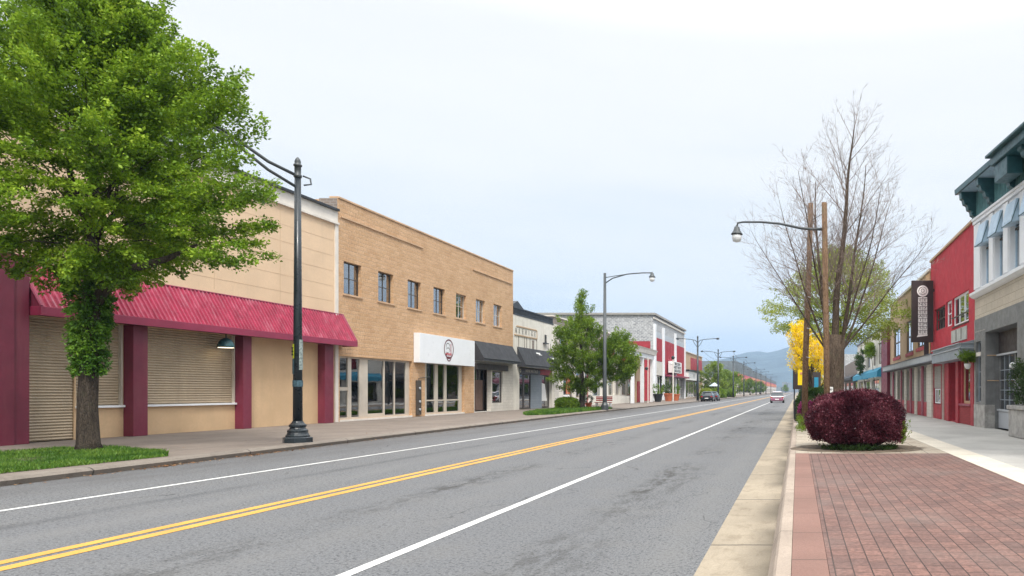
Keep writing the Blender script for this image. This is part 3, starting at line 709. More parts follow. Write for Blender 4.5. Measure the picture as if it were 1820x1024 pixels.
# white fascia sign with an oval emblem
t = thing('shop_sign', 'blank white panel sign with a red and black oval emblem on the tan brick shop', 'sign', (WX+.2, 42.6, 3.2))
SX = -21.15; MB().box(SX, WX+.006, 39.35, 46.05, 3.2, 4.86).build('panel', 'white_sign', t, bevel=.012)
def oval(mb, c, ry, rz, th, x, a0=0, a1=360, n=48, wob=0):
    for k in range(n):
        t0, t1 = R(a0+(a1-a0)*k/n), R(a0+(a1-a0)*(k+1)/n); q = []
        for tt, s_ in ((t0, 1), (t1, 1), (t1, -1), (t0, -1)): q.append((x, c[0]+(ry+s_*th/2)*math.cos(tt), c[1]+(rz+s_*th/2)*math.sin(tt)))
        mb.quad(*q)
cy_, cz_ = 42.62, 4.08; m = MB()
oval(m, (cy_, cz_+.05), .55, .56, .075, SX+.008); oval(m, (cy_, cz_-.2), .33, .46, .07, SX+.010, 200, 340)
oval(m, (cy_, cz_-.1), .30, .36, .09, SX+.0115, 235, 305)
m.build('emblem_ring', 'maroon_ink', t)
m = MB(); oval(m, (cy_-.12, cz_+.2), .22, .2, .04, SX+.009, 30, 200); oval(m, (cy_-.1, cz_+.0), .2, .12, .035, SX+.009, 0, 170); oval(m, (cy_-.18, cz_-.12), .12, .06, .035, SX+.009, 180, 360)
oval(m, (cy_+.05, cz_+.1), .1, .22, .035, SX+.0095, -70, 80); m.build('emblem_drawing', 'black_ink', t)
m = MB()
for k, ch in enumerate('EIEU'): put_text(m, ch, .2, (SX+.01, cy_+.26, cz_+.3-k*.17), '+x', 1.1)
put_text(m, 'MOUUH', .19, (SX+.01, cy_-.02, cz_-.27), '+x', 1.0, .004); m.build('emblem_letters', 'red_ink', t)

# ---- white building with the relief sign
b = thing('white_building', 'small white rendered building with raised letters, black roof railing and black awning', 'building', (WX, 58, .15))
Y0, Y1 = 53.12, 63.1
wall_grid(Y0, Y1, .15, 7.4, [(54.3, 61.6, .15, 3.45)], WX, WX-.3).build('wall', 'white_wall', b)
shell(b, WX, -33, Y0+.01, Y1-.01, .15, 7.35, 'white_wall', 1)
m = MB(); m.box(WX+.06, WX-.2, 61.9, Y1-.01, .16, 7.5); m.build('corner_pilaster', 'white_block', b)
m = MB(); m.box(WX+.03, WX-.12, Y0+.1, 61.85, 7.402, 7.5); m.box(WX+.03, WX-.12, Y0+.1, 61.85, 7.92, 8.0)
for y in np.arange(Y0+.15, 61.8, .22): m.box(WX-.0, WX-.08, y, y+.1, 7.501, 7.919)
m.build('roof_railing', 'dark_metal', b)
m = MB(); m.prism([(55.6, 7.3), (58.4, 7.3), (58.4, 8.3), (57.0, 8.9), (55.6, 8.35)], 'x', WX-1.2, WX-3); m.box(WX-1, WX-1.6, 53.4, 54.6, 7.2, 8.4); m.build('roof_hut', 'dark_metal', b)
m = MB(); m.box(WX+.05, WX+.002, 53.3, 57.95, 5.84, 5.93); m.box(WX+.04, WX+.002, 53.7, 57.95, 6.52, 6.56)
m.box(WX+.04, WX+.002, 57.9, 57.95, 5.94, 6.52)
for y in np.arange(53.75, 57.85, .2): m.box(WX+.04, WX+.002, y, y+.1, 6.57, 6.62)
m.build('sign_moulding', 'tan_render', b)
m = MB()
for k, ch in enumerate('NEEHIKE'): put_text(m, ch, .52, (WX+.02, 53.62+k*.64, 6.22), '+x', .8, .005, .02)
m.build('raised_letters', 'grey_brick', b)
m = MB()
for y in (54.1, 55.3, 55.7, 56.4, 57.85): m.box(WX+.03, WX+.002, y, y+.05, 4.9, 5.83)
m.box(WX+.02, WX+.002, 56.9, 57.3, 5.0, 5.7)
m.box(WX+.03, WX+.002, 60.5, 60.55, 4.9, 5.7); m.box(WX+.03, WX+.002, 61.1, 61.15, 4.9, 5.7); m.build('wall_strips', 'brown_brick', b)
m = MB()
for k in range(7): m.prism([(WX+.002, 5.72+k*.1), (WX+.06, 5.72+k*.1), (WX+.002, 5.79+k*.1)], 'y', 59.7, 60.15)
m.box(WX+.2, WX+.002, 59.3, 60.2, 5.6, 5.68); m.build('louvre', 'dark_metal', b)
canvas_awning(b, 53.85, 61.65, 5.0, 3.45, -20.85)
wd = window(b, 54.35, 57.2, .2, 2.95, WX, 1, .25, 2, 1, .08, 'door_dark', 'glass_dark', name='shop_door', mw=.3)
MB().box(WX-.2, WX-.28, 57.2, 59.6, .15, 3.0).build('block_panel', 'grey_block', b)
wd = window(b, 59.6, 61.55, .2, 2.95, WX, 1, .3, 2, 1, .07, 'door_dark', 'glass_dark', name='shop_window')
MB().quad((WX-.27, 59.75, .75), (WX-.27, 61.0, .75), (WX-.27, 60.5, 2.2), (WX-.27, 59.75, 2.3)).build('poster', 'white_plain', wd)
MB().box(WX-.1, WX-.2, 54.35, 59.0, 2.96, 3.4).build('sign_board', 'brown_black', b)
MB().box(WX-.1, WX-.2, 59.01, 61.55, 2.96, 3.4).build('red_board', 'red_panel', b)
m = MB(); oval(m, (54.75, 3.18), .1, .1, .12, WX-.09); put_text(m, 'NVNK MUTAUS', .34, (WX-.095, 57.1, 3.18), '+x', 1.1, .004, .004); m.build('sign_letters', 'off_white', b)
m = MB(); m.box(-20.98+.0, -20.99, 57.0, 57.7, 4.5, 4.56); m.quad((-21.03, 56.6, 4.60), (-21.03, 57.5, 4.56), (-21.07, 57.5, 4.70), (-21.07, 56.6, 4.70))
m.quad((-20.98, 59.8, 4.32), (-20.98, 60.9, 4.28), (-21.02, 60.9, 4.42), (-21.02, 59.8, 4.44)); m.build('awning_mark', 'white_plain', b)

# ---- brown brick building set back, and the low shopfronts beyond
b = thing('brown_brick_building', 'weathered brown brick building rising behind the street tree', 'building', (-23, 75, .15))
m = wall_grid(66, 86, .15, 8.6, [(68+4*k, 70+4*k, 5.4, 7.2) for k in range(5)], -23, -23.3); m.box(-23.31, -36, 66, 66.3, .15, 8.6); m.box(-36, -36.3, 66, 86, .15, 8.6); m.box(-23.3, -36, 66.3, 86, 8.0, 8.2); m.build('wall', 'brown_brick', b)
for k in range(5): window(b, 68+4*k, 70+4*k, 5.4, 7.2, -23, 1, .15, 2, 2, .06)
MB().box(-22.9, -36.3, 65.9, 86.1, 8.602, 8.72).build('coping', 'off_white', b)
b = thing('low_cream_shop', 'single storey cream shop with orange poster windows behind the young street tree', 'building', (WX, 68, .15))
wall_grid(63.15, 72.9, .15, 4.6, [(64.5, 67.4, .9, 3.5), (68.2, 70.6, .9, 3.5), (71.0, 72.5, .16, 3.5)], WX, WX-.3).build('wall', 'off_white', b)
MB().box(WX+.5, WX-1.4, 63.15, 72.9, 4.602, 4.75).build('roof_slab', 'off_white', b)
MB().box(WX-.31, WX-1.3, 63.2, 63.4, .15, 4.6).build('side_wall', 'off_white', b)
w1 = window(b, 64.5, 67.4, .9, 3.5, WX, 1, .1, 2, 1, .07, 'pale_frame', 'glass_dark'); MB().box(WX-.12, WX-.13, 65.6, 66.8, 1.3, 3.0).build('poster', 'terracotta', w1); MB().box(WX-.115, WX-.125, 64.7, 66.6, .97, 1.25).build('poster', 'white_plain', w1)
window(b, 68.2, 70.6, .9, 3.5, WX, 1, .1, 2, 1, .07, 'pale_frame', 'glass_dark'); window(b, 71, 72.5, .16, 3.5, WX, 1, .15, 1, 1, .1, 'red_panel', 'glass_dark', name='shop_door')
b = thing('column_shop', 'single storey white shop with square columns, green glass and a low white wall', 'building', (WX, 78, .15))
cols = [(73.0, 73.6), (77.0, 77.4), (79.3, 79.9), (82.5, 83.0), (85.2, 85.9), (88.4, 89.0), (92, 92.6)]
wall_grid(73.0, 92.6, .15, 5.0, [(a[1], c[0], 1.1, 3.9) for a, c in zip(cols, cols[1:])], WX, WX-.3).build('wall', 'white_wall', b)
for a, c in zip(cols, cols[1:]): window(b, a[1], c[0], 1.1, 3.9, WX, 1, .2, 2, 1, .06, 'teal_dark' if c[0] < 79 else 'pale_frame', 'glass_dark')
m = MB(); m.box(WX-.35, WX-.4, 73.7, 77, 1.2, 3.9); m.build('green_blind', 'ivy', b)
MB().box(WX+.35, WX-1.4, 73.0, 92.6, 5.002, 5.25).build('roof_slab', 'off_white', b)
MB().box(-20.7, -20.95, 76, 86.5, .15, 1.0).build('low_wall', 'white_wall', None, label='low white wall in front of the column shop', cat='wall', loc=(-20.8, 81, .15))
# porch
b = thing('porch', 'white columned porch with a shallow cornice in front of the red and white hall', 'porch', (-20, 88, .15))
m = MB(); m.prism([(-21.4, 6.3), (-18.95, 6.3), (-18.85, 6.75), (-18.7, 6.95), (-21.4, 7.15)], 'y', 82, 94.2); m.build('roof', 'off_white', b)
m = MB(); m.box(-21.4, -19.15, 82.2, 93.9, 5.75, 6.298); m.build('beam', 'white_paint', b)
for y in (82.5, 87.6, 93.3):
    m = MB(); m.box(-19.2, -19.6, y-.2, y+.2, .15, 5.74); m.build('column', 'white_paint', b, bevel=.02)
MB().box(-20.2, -20.4, 87.9, 92.6, .15, 5.74).build('wall_panel', 'tan_render', b)
MB().box(-20.05, -20.18, 88.3, 90.2, .2, 2.8).build('door', 'red_panel', b)

# ---- red and white hall
b = thing('red_and_white_hall', 'tall whitewashed brick hall with red panels between white pilasters and a marquee board', 'building', (WX, 118, .15))
Y0, Y1 = 104.5, 133.3; ZT = 12.9
wall_grid(Y0, Y1, .15, ZT, [(Y0+1.0, Y1-.5, .15, 4.6)], WX, WX-.4).build('wall', 'white_brick', b)
m = MB(); m.box(WX-.41, -40, Y0, Y0+.4, 9.0, ZT-.01); m.build('side_wall', 'white_brick', b); m = MB(); m.box(WX-.41, -40, Y0-.01, Y0+.4, .15, 8.99); m.build('side_cladding', 'red_panel', b)
m = MB(); m.box(-40, -40.3, Y0, Y1, .15, ZT); m.box(WX-.41, -40, Y1-.3, Y1, .15, ZT); m.box(WX-.4, -40, Y0+.4, Y1-.3, 11.9, 12.1); m.build('rear_wall', 'white_brick', b)
m = MB(); m.box(WX+.35, -40.4, Y0-.3, Y1+.2, ZT+.002, ZT+.3); m.build('coping', 'grey_brick', b)
m = MB(); m.box(WX+.2, WX+.002, Y0-.05, Y1+.05, 12.35, 12.6); m.build('cornice', 'off_white', b)
for y0, y1, z0, z1 in ((106.0, 111.2, 6.2, 10.6), (113.3, 122, 4.3, 10.6), (124.2, 132.6, 4.0, 10.6)):
    p = MB(); p.box(WX+.06, WX+.002, y0, y1, z0, z1-.9)
    for y in np.arange(y0+.3, y1-.1, .5): p.box(WX+.09, WX+.061, y, y+.07, z0, z1-.9)
    p.build('red_panel', 'red_panel', b); MB().box(WX+.05, WX+.002, y0, y1, z1-.89, z1).build('lintel', 'grey_panel_light', b)
for y in (104.6, 111.3, 122.2, 132.7):
    MB().box(WX+.28, WX+.004, y, y+1.0 if y < 130 else y+.55, .16, 11.6).build('pilaster', 'white_paint', b)
MB().box(WX+.1, WX+.003, 105.7, 111.25, 4.0, 6.1).build('panel', 'white_block', b)
for k, (ya, yb) in enumerate(((105.7, 111.2), (112.4, 117), (117.4, 122), (123.4, 128), (128.2, 132.6))):
    window(b, ya, yb, .2, 3.9, WX, 1, .3, 3, 2, .1, 'win_dark' if k % 2 else 'off_white', 'glass_dark', name='shop_window', mw=.08)
m = MB(); m.box(WX+1.0, WX+.01, 112.8, Y1, 3.95, 4.2); m.build('canopy', 'maroon_trim', b)
m = MB(); m.box(WX+1.1, WX+.3, 115.0, 123.6, 4.6, 6.5); mq = m.build('marquee_board', 'white_plain', b, bevel=.03)
m = MB()
for k, s_ in enumerate(('TIRECS SEHT', 'ANDTY SHOTS', 'JUNE ATOUR')): put_text(m, s_, .62, (WX+1.11, 119.3, 6.1-k*.58), '+x', 1.7, .02)
m.build('marquee_letters', 'black_ink', mq)
m = MB(); oval(m, (118, 8.3), .9, 1.3, .25, WX+.12); m.box(WX+.13, WX+.11, 115.5, 115.9, 6.9, 9.2); m.box(WX+.13, WX+.11, 120.2, 120.6, 6.9, 8.6); m.box(WX+.13, WX+.11, 115.5, 121.5, 6.65, 6.85); m.build('wall_emblem', 'red_ink', b)
# tan building beyond
b = thing('tan_render_building', 'tan building with red panel and a long white lettered fascia board', 'building', (WX, 146, .15))
Y0, Y1 = 133.5, 158
wall_grid(Y0, Y1, .15, 9.1, [(Y0+1, Y1-.6, .2, 4)], WX, WX-.3).build('wall', 'tan_render', b); shell(b, WX, -36, Y0, Y1, .15, 9.05, 'tan_render', 1)
MB().box(WX+.12, WX+.002, 141, 157, 5.9, 8.3).build('red_panel', 'red_panel', b)
MB().box(WX+.2, WX-.3, Y0, Y1, 9.102, 9.25).build('coping', 'off_white', b)
MB().box(WX+.9, WX+.003, Y0, 153, 5.4, 5.7).build('canopy', 'dark_metal', b)
fb = MB().box(WX+.7, WX+.004, Y0+.2, 152, 3.7, 5.38).build('fascia_board', 'white_plain', b)
m = MB()
for k, ch in enumerate('LEETHWD OB SEV'): 
    if ch != ' ': put_text(m, ch, 1.3, (WX+.71, Y0+1.4+k*1.25, 4.5), '+x', .95, .02)
m.build('fascia_letters', 'grey_panel', fb)
for ya, yb in ((134.6, 140.6), (141, 147), (147.6, 157.2)): window(b, ya, yb, .25, 3.6, WX, 1, .3, 3, 1, .12, 'off_white', 'glass_dark', name='shop_window', mw=.12)

# ------------------------------------------------------------------ right side of the street
EX = 7.3
# ---- grey stone building with the teal cornice
b = thing('teal_cornice_building', 'pale stone corner building with teal bracketed cornice, white framed windows and granite entrance', 'building', (EX, 20, .15))
Y0, Y1 = 11.0, 29.0
bw = [(26.75+.02-1.85*k, 27.95-1.85*k) for k in range(8)]
wall_grid(Y0, Y1, 5.62, 8.62, [(a, c, 5.75, 8.25) for a, c in bw], EX, EX+.35).build('upper_wall', 'white_paint', b)
for a, c in bw:
    w_ = window(b, a, c, 5.75, 8.25, EX, -1, .2, 1, 1, .07, 'sky_blue_panel', 'glass_up', blind=None)
    m = MB(); m.box(EX+.2, EX+.25, a+.3, a+.36, 5.8, 7.3); m.box(EX+.19, EX+.26, a, c, 7.25, 7.33); m.build('mullion', 'win_dark', w_)
    m = MB(); m.prism([(EX-.28, 7.32), (EX+.19, 7.42), (EX+.19, 8.23), (EX-.12, 8.22), (EX-.28, 7.45)], 'y', a+.05, c-.05); m.build('roller_blind_box', 'sky_blue_panel', b, bevel=.02)
    m = MB(); m.tube([(EX-.285, a+.03, 7.34), (EX-.285, c-.03, 7.34)], .018, 5); m.tube([(EX-.285, c-.04, 7.34), (EX-.02, c-.04, 8.2)], .014, 5); m.tube([(EX-.285, a+.04, 7.34), (EX-.02, a+.04, 8.2)], .014, 5); m.build('blind_arm', 'teal_dark', b)
    m = MB(); m.box(EX+.6, EX+.62, a+.1, c-.1, 5.7, 8.3); m.build('blind', 'blind', w_)
m = MB()
for k in range(8): y = 28.02-1.85*k; m.box(EX-.05, EX-.001, y, y+.56 if k else Y1-.003, 5.75, 8.4)
m.build('pilasters', 'white_paint', b, bevel=.015)
m = MB(); m.prism([(EX-.02, 5.38), (EX-.12, 5.42), (EX-.22, 5.5), (EX-.22, 5.6), (EX-.06, 5.64), (EX+.3, 5.64), (EX+.3, 5.38)], 'y', Y0, Y1+.06); m.build('ledge', 'white_paint', b)
m = MB(); m.box(EX-.09, EX-.003, Y0, Y1+.03, 8.42, 8.62); m.box(EX-.14, EX-.003, Y0, Y1+.03, 8.56, 8.66); m.build('top_trim', 'white_paint', b, bevel=.01)
m = MB(); m.box(EX, EX+.3, Y0, Y1, 8.662, 9.75)
for y in np.arange(Y0+.1, Y1, .19): m.box(EX-.05, EX-.002, y, y+.08, 8.67, 9.7)
m.build('frieze', 'teal_mid', b)
m = MB(); m.box(EX-.66, EX+1, Y0, Y1+.35, 9.74, 9.8); m.build('soffit', 'sky_blue_panel', b)
m = MB(); m.prism([(EX-.74, 9.74), (EX-.76, 9.95), (EX-.6, 10.08), (EX+3, 10.3), (EX+3, 9.8), (EX-.66, 9.802), (EX-.66, 9.74)], 'y', Y0, Y1+.4); m.build('cornice', 'teal_dark', b, bevel=.015)
for y in (28.85, 26.2, 23.7, 21.2, 18.7):
    t_ = .24; m = MB()
    m.prism([(EX-.003, 8.5), (EX-.09, 8.55), (EX-.12, 8.72), (EX-.22, 8.78), (EX-.25, 8.95), (EX-.36, 9.0), (EX-.4, 9.18), (EX-.52, 9.24), (EX-.56, 9.42), (EX-.64, 9.46), (EX-.66, 9.735), (EX-.003, 9.735)], 'y', y-t_, y+t_*.6)
    for k in range(4): m.box(EX-.2-.13*k, EX-.1-.13*k, y-t_-.03, y+t_*.6+.03, 8.86+.2*k, 8.93+.2*k)
    m.build('bracket', 'teal_dark', b, bevel=.012)
m = MB(); m.box(EX-.80, EX+1, 11, 23.75, 9.60, 9.95); m.prism([(EX-.95, 9.95), (EX-.95, 10.06), (EX-.75, 10.16), (EX+1, 10.25), (EX+1, 9.95)], 'y', 11, 23.9); m.box(EX-.7, EX-.2, 22.2, 23.6, 8.9, 9.59); m.build('raised_cornice', 'teal_dark', b, bevel=.02)
wall_grid(Y0, Y1, 4.52, 5.375, [], EX, EX+.3).build('stone_band', 'grey_stone_wall', b)
dy0, dy1 = 23.35, 27.3
slit = (27.95, 28.72, 1.15, 3.6)
wall_grid(Y0, Y1-.02, 1.06, 4.515, [(dy0, dy1, 1.0, 3.88), slit], EX-.02, EX+.35).build('granite_wall', 'granite', b)
wall_grid(Y0, Y1-.02, .15, 1.055, [(dy0, dy1, .1, 1.1)], EX-.05, EX+.35).build('granite_base', 'granite_light', b)
m = MB(); m.box(EX-.03, EX-.021, dy1+.02, Y1-.04, 3.98, 4.02); m.box(EX-.03, EX-.021, Y1-.12, Y1-.02, 1.06, 4.5); m.build('stone_edge', 'granite_light', b)
window(b, *slit, EX, -1, .08, 1, 4, .05, 'grey_panel', 'glass_dark', name='slit_window')
MB().box(EX-.05, EX-.021, 27.95, 28.72, 3.0, 3.16).build('slit_sill', 'off_white', b)
# recessed entrance
m = MB(); m.box(EX+.36, EX+1.0, dy1, dy1+.2, .15, 3.9); m.box(EX+.36, EX+1.0, dy0-.2, dy0, .15, 3.9); m.box(EX+.36, EX+1.0, dy0, dy1, 3.882, 4.0); m.build('recess', 'granite', b)
w_ = window(b, dy0, dy1, .2, 3.88, EX, -1, .52, 2, 1, .14, 'granite', 'glass_dark', name='entrance', mw=.12)
m = MB(); m.box(EX+.46, EX+.53, dy0+.1, dy1-.1, .18, .82); m.build('base_panel', 'grey_panel_light', w_, bevel=.01)
MB().box(EX+.42, EX+.52, dy0, dy1, .83, .9).build('rail', 'grey_panel_light', w_); MB().box(EX+.40, EX+.5, dy0, dy1, 2.95, 3.02).build('rail', 'grey_panel_light', w_)
m = MB(); m.box(EX+.5, EX+.54, dy0, dy1, 3.02, 3.85); m.build('transom_panel', 'door_dark', w_)
m = MB()
for z in (1.25, 1.62, 2.0, 2.38): m.box(EX+.515, EX+.54, dy0+.1, dy1-.1, z, z+.03)
for y in (24.1, 24.7, 26.0, 26.6): m.box(EX+.512, EX+.537, y, y+.03, .9, 2.95)
m.build('glazing_bars', 'grey_panel', w_)
MB().box(EX+.47, EX+.5, 25.35, 25.5, .16, 1.1).build('kick_post', 'door_brown', w_)
m = MB(); m.tube([(EX+.05, dy1-.03, 2.98), (EX+.5, dy1-.03, 2.98)], .02, 5); m.tube([(EX+.05, dy1-.03, 2.0), (EX+.5, dy1-.03, 2.0)], .02, 5); m.build('conduit', 'tan_render', b)
m = MB(); m.box(EX+.36, EX+12, Y1-.3, Y1-.03, .15, 9.7); m.box(EX+.36, EX+12, Y0, Y0+.3, .15, 9.7); m.box(EX+12, EX+12.3, Y0, Y1-.03, .15, 9.7); m.build('side_wall', 'grey_stone_wall', b)
MB().box(EX+1.01, EX+12, Y0+.3, Y1-.3, 9.5, 9.6).build('roof', 'ground', b)
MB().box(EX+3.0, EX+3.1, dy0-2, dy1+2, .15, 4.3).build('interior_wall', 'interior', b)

for o in b.children_recursive:      # the roof line of this block steps down gently towards the near end
    for v in o.data.vertices:
        z = v.co.z+.15; Y = v.co.y+20
        if z > 5: v.co.z -= .055*((z-5)/3.6)**1.6*(29-Y)
# ---- red stucco building
b = thing('red_stucco_building', 'crimson stucco building with white upper windows and a grey metal canopy', 'building', (EX, 34, .15))
Y0, Y1 = 29.03, 38.6
uw = [(30.05, 33.15, 4.62, 5.95), (33.35, 34.6, 4.72, 5.95), (34.85, 37.4, 4.75, 5.9)]
wall_grid(Y0, Y1, 3.6, 8.62, uw, EX, EX+.3).build('upper_wall', 'red_stucco', b)
window(b, *uw[0], EX, -1, .08, 3, 1, .09, 'white_paint', 'glass_up', mw=.12, blind=.6); window(b, *uw[1], EX, -1, .08, 1, 2, .09, 'white_paint', 'glass_up', blind=.9, mw=.05); window(b, *uw[2], EX, -1, .08, 3, 2, .08, 'win_dark', 'glass_up', blind=.4, mw=.06)
m = MB(); m.box(EX-.03, EX-.002, 30.0, 33.2, 4.98, 5.04); m.box(EX-.04, EX-.002, 29.98, 33.2, 4.55, 4.6); m.build('window_bar', 'win_dark', b)
m = MB(); m.box(EX-.04, EX-.002, 30.3, 33.3, 3.85, 4.42); m.build('wall_panel', 'blind', b)
m = MB(); m.box(EX-.045, EX-.041, 31.2, 31.35, 3.9, 4.4); m.box(EX-.045, EX-.041, 32.2, 32.35, 3.9, 4.4); m.build('wall_panel_bar', 'win_dark', b)
m = MB(); m.box(EX-.08, EX+.35, Y0+.02, Y1, 8.622, 8.74); m.build('coping', 'tan_render', b)
m = MB(); m.prism([(EX-.62, 2.95), (EX-.62, 3.35), (EX-.56, 3.36), (EX-.56, 3.58), (EX-.5, 3.6), (EX-.01, 3.72), (EX-.01, 2.95)], 'y', Y0+.03, 35.1); cn = m.build('canopy', 'grey_panel', b, bevel=.01)
m = MB(); m.box(EX-.66, EX-.01, Y0+.0, 35.14, 3.36, 3.40); m.box(EX-.665, EX-.01, Y0+.0, 35.14, 3.57, 3.60); m.build('canopy_trim', 'grey_panel_light', cn)
gops = [(29.9, 31.4, 1.05, 2.92), (32.2, 33.6, .2, 2.92), (35.2, 35.9, .2, 2.9)]
wall_grid(Y0, 38.6, .15, 3.59, gops+[(36.0, 37.9, .9, 2.9)], EX+.02, EX+.35).build('lower_wall', 'red_panel', b)
window(b, *gops[0], EX, -1, .12, 1, 1, .12, 'tan_render', 'glass', blind=None)
window(b, *gops[1], EX, -1, .35, 1, 1, .06, 'door_dark', 'glass_dark', name='door'); window(b, *gops[2], EX, -1, .4, 1, 1, .06, 'door_dark', 'glass_dark', name='door')
m = MB(); m.box(EX-.09, EX+.018, 38.0, 38.55, .16, 3.05); m.box(EX-.09, EX+.018, 35.15, 35.2, .16, 3.05); m.build('white_pier', 'white_block', b)
MB().box(EX+.3, EX+.32, 32.5, 33.2, 1.5, 2.1).build('notice', 'poster_pale', b)
m = MB(); m.box(EX-.03, EX+.019, 29.6, 31.6, .16, .95); m.build('brick_base', 'red_brickbase', b); MB().box(EX-.08, EX+.019, 29.55, 31.65, .951, 1.04).build('ledge', 'maroon_trim', b, bevel=.01)
m = MB(); m.box(EX-.1, EX+.019, 31.65, 32.15, .15, 2.94); m.box(EX-.1, EX+.019, 33.65, 34.2, .15, 2.94); m.box(EX-.06, EX+.019, Y0+.02, 29.5, .15, 2.94); m.build('pilasters', 'red_panel', b, bevel=.02)
m = MB(); m.box(EX+.06, EX+.1, 36.0, 37.9, 1.75, 2.9); m.build('brick_panel', 'grey_brick', b); 
w_ = window(b, 36.3, 37.7, .95, 1.72, EX+.0, -1, .06, 2, 1, .06, 'white_paint', 'glass_dark', name='hatch'); 
shell(b, EX, EX+12, Y0, Y1, .15, 8.6, 'red_stucco', -1)
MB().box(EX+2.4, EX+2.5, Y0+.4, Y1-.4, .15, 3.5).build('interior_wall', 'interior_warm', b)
# ---- tan rendered building
b = thing('tan_upper_building', 'tan rendered two storey building with dark windows, grey canopy and striped brick piers', 'building', (EX, 47, .15))
Y0, Y1 = 38.63, 55.5
tw = [(40.4, 43.0, 4.2, 6.3), (44.6, 47.2, 4.1, 6.2), (50.2, 53.4, 4.1, 6.2)]
wall_grid(Y0, Y1, 3.6, 8.2, tw, EX, EX+.3).build('upper_wall', 'tan_render', b)
for k, t in enumerate(tw):
    window(b, *t, EX, -1, .06, 2, 2, .12, 'win_dark', 'glass_up', blind=.9, mw=.1)
    MB().box(EX-.06, EX-.002, t[0]-.2, t[1]+.2, t[2]-.22, t[2]-.01).build('sill', 'red_panel', b)
MB().box(EX-.1, EX+.3, Y0, Y1, 8.202, 8.34).build('coping', 'off_white', b)
MB().box(EX-.05, EX-.003, Y0, Y0+1.2, 3.6, 8.1).build('edge_pier', 'tan_brick', b)
m = MB(); m.prism([(EX-.6, 3.12), (EX-.62, 3.45), (EX-.01, 3.62), (EX-.01, 3.12)], 'y', 35.2, Y1); cn = m.build('canopy', 'grey_panel_light', b, bevel=.01)
m = MB(); m.box(EX-.64, EX-.2, 35.18, Y1, 3.06, 3.12); m.box(EX-.66, EX-.6, 35.18, Y1, 3.45, 3.49); m.build('canopy_trim', 'dark_metal', cn)
pz = []; y = 38.7; k = 0
while y < 55: pz.append((y, y+.8)); y += 2.1
wall_grid(Y0, Y1, .15, 3.1, [(a[1], c[0], 1.0, 2.95) for a, c in zip(pz, pz[1:])], EX+.02, EX+.3).build('lower_wall', 'grey_brick', b)
for a, c in zip(pz, pz[1:]): MB().box(EX-.01, EX+.018, a[1]+.02, c[0]-.02, .16, .97).build('base_panel', 'red_panel', b)
m = MB()
for a, c in pz[::2]: m.box(EX-.06, EX+.019, a, c, .16, 3.05)
m.build('brick_piers', 'white_block', b)
m = MB()
for a, c in pz[1::2]: m.box(EX-.04, EX+.018, a+.1, c-.1, .16, 3.05)
m.build('red_piers', 'maroon_trim', b)
for a, c in zip(pz, pz[1:]): window(b, a[1], c[0], 1.0, 2.95, EX, -1, .14, 1, 1, .08, 'off_white', 'glass_dark')
shell(b, EX, EX+12, Y0, Y1, .15, 8.15, 'tan_render', -1)
# ---- white building with turquoise awning, and the row beyond it
b = thing('white_street_building', 'white rendered building with maroon end pier and turquoise awning', 'building', (EX, 72, .15))
Y0, Y1 = 55.53, 86
tw = [(61, 63.6, 4, 5.9), (66, 68, 4, 5.9), (71, 74, 4, 5.9), (78, 81, 4, 5.9)]
wall_grid(Y0, Y1, .15, 7.0, tw+[(57, 62, .3, 2.7), (63, 70, .3, 2.7), (71, 78, .3, 2.7), (79, 85, .3, 2.7)], EX, EX+.3).build('wall', 'white_wall', b)
for t in tw: window(b, *t, EX, -1, .08, 2, 2, .1, 'win_dark', 'glass_up', blind=.6)
for t in ((57, 62), (63, 70), (71, 78), (79, 85)): window(b, *t, .3, 2.7, EX, -1, .15, 2, 1, .12, 'win_dark', 'glass_dark', name='shop_window')
MB().box(EX-.25, EX-.003, Y0, 59.4, .15, 6.75).build('end_pier', 'maroon', b)
MB().box(EX-.12, EX+.3, Y0, Y1, 7.002, 7.15).build('coping', 'dark_metal', b)
m = MB()
for ya, yb in ((59.5, 72.9), (73, 85.5)):
    m.quad((EX-.62, ya, 3.3), (EX-.62, yb, 3.3), (EX-.01, yb, 3.72), (EX-.01, ya, 3.72)); m.quad((EX-.62, ya, 2.8), (EX-.62, yb, 2.8), (EX-.62, yb, 3.3), (EX-.62, ya, 3.3))
    for y in (ya, yb): m.quad((EX-.62, y, 2.8), (EX-.62, y, 3.3), (EX-.01, y, 3.72), (EX-.01, y, 2.8))
m.build('awning', 'blue_awning', b)
shell(b, EX, EX+12, Y0, Y1, .15, 6.95, 'white_wall', -1)
row = [(86.1, 112, 5.6, 'brown_brick', 'low brown brick shop beyond the turquoise awning'), (112.2, 150, 7.5, 'white_brick', 'pale whitewashed two storey building far down the right side'),
       (150.3, 210, 5.2, 'tan_render', 'long low tan building far down the right side'), (210.5, 330, 6.6, 'white_wall', 'distant white block at the far right end of the street'), (331, 520, 5.4, 'brown_brick', 'farthest brown block on the right side of the street')]
for k, (ya, yb, zt, mt, lb) in enumerate(row):
    b = thing('street_building', lb, 'building', (EX+.2, (ya+yb)/2, .15))
    n = max(3, int((yb-ya)/7)); st = (yb-ya)/n
    ops = [(ya+st*i+.8, ya+st*(i+1)-.8, .6, 2.9) for i in range(n)]+([(ya+st*i+1.5, ya+st*(i+1)-1.5, 4.1, 5.6) for i in range(n)] if zt > 6 else [])
    wall_grid(ya, yb, .15, zt, ops, EX+.2, EX+.5).build('wall', mt, b)
    for o in ops: window(b, *o, EX+.2, -1, .1, 2, 1, .15, 'win_dark', 'glass_dark')
    shell(b, EX+.2, EX+11, ya, yb, .15, zt-.05, mt, -1)
    if k < 3: MB().prism([(EX-.8, 3.0), (EX-.8, 3.3), (EX+.19, 3.8), (EX+.19, 3.0)], 'y', ya+.5, yb-.5).build('awning', ('black_fabric', 'maroon', 'teal_mid')[k], b)
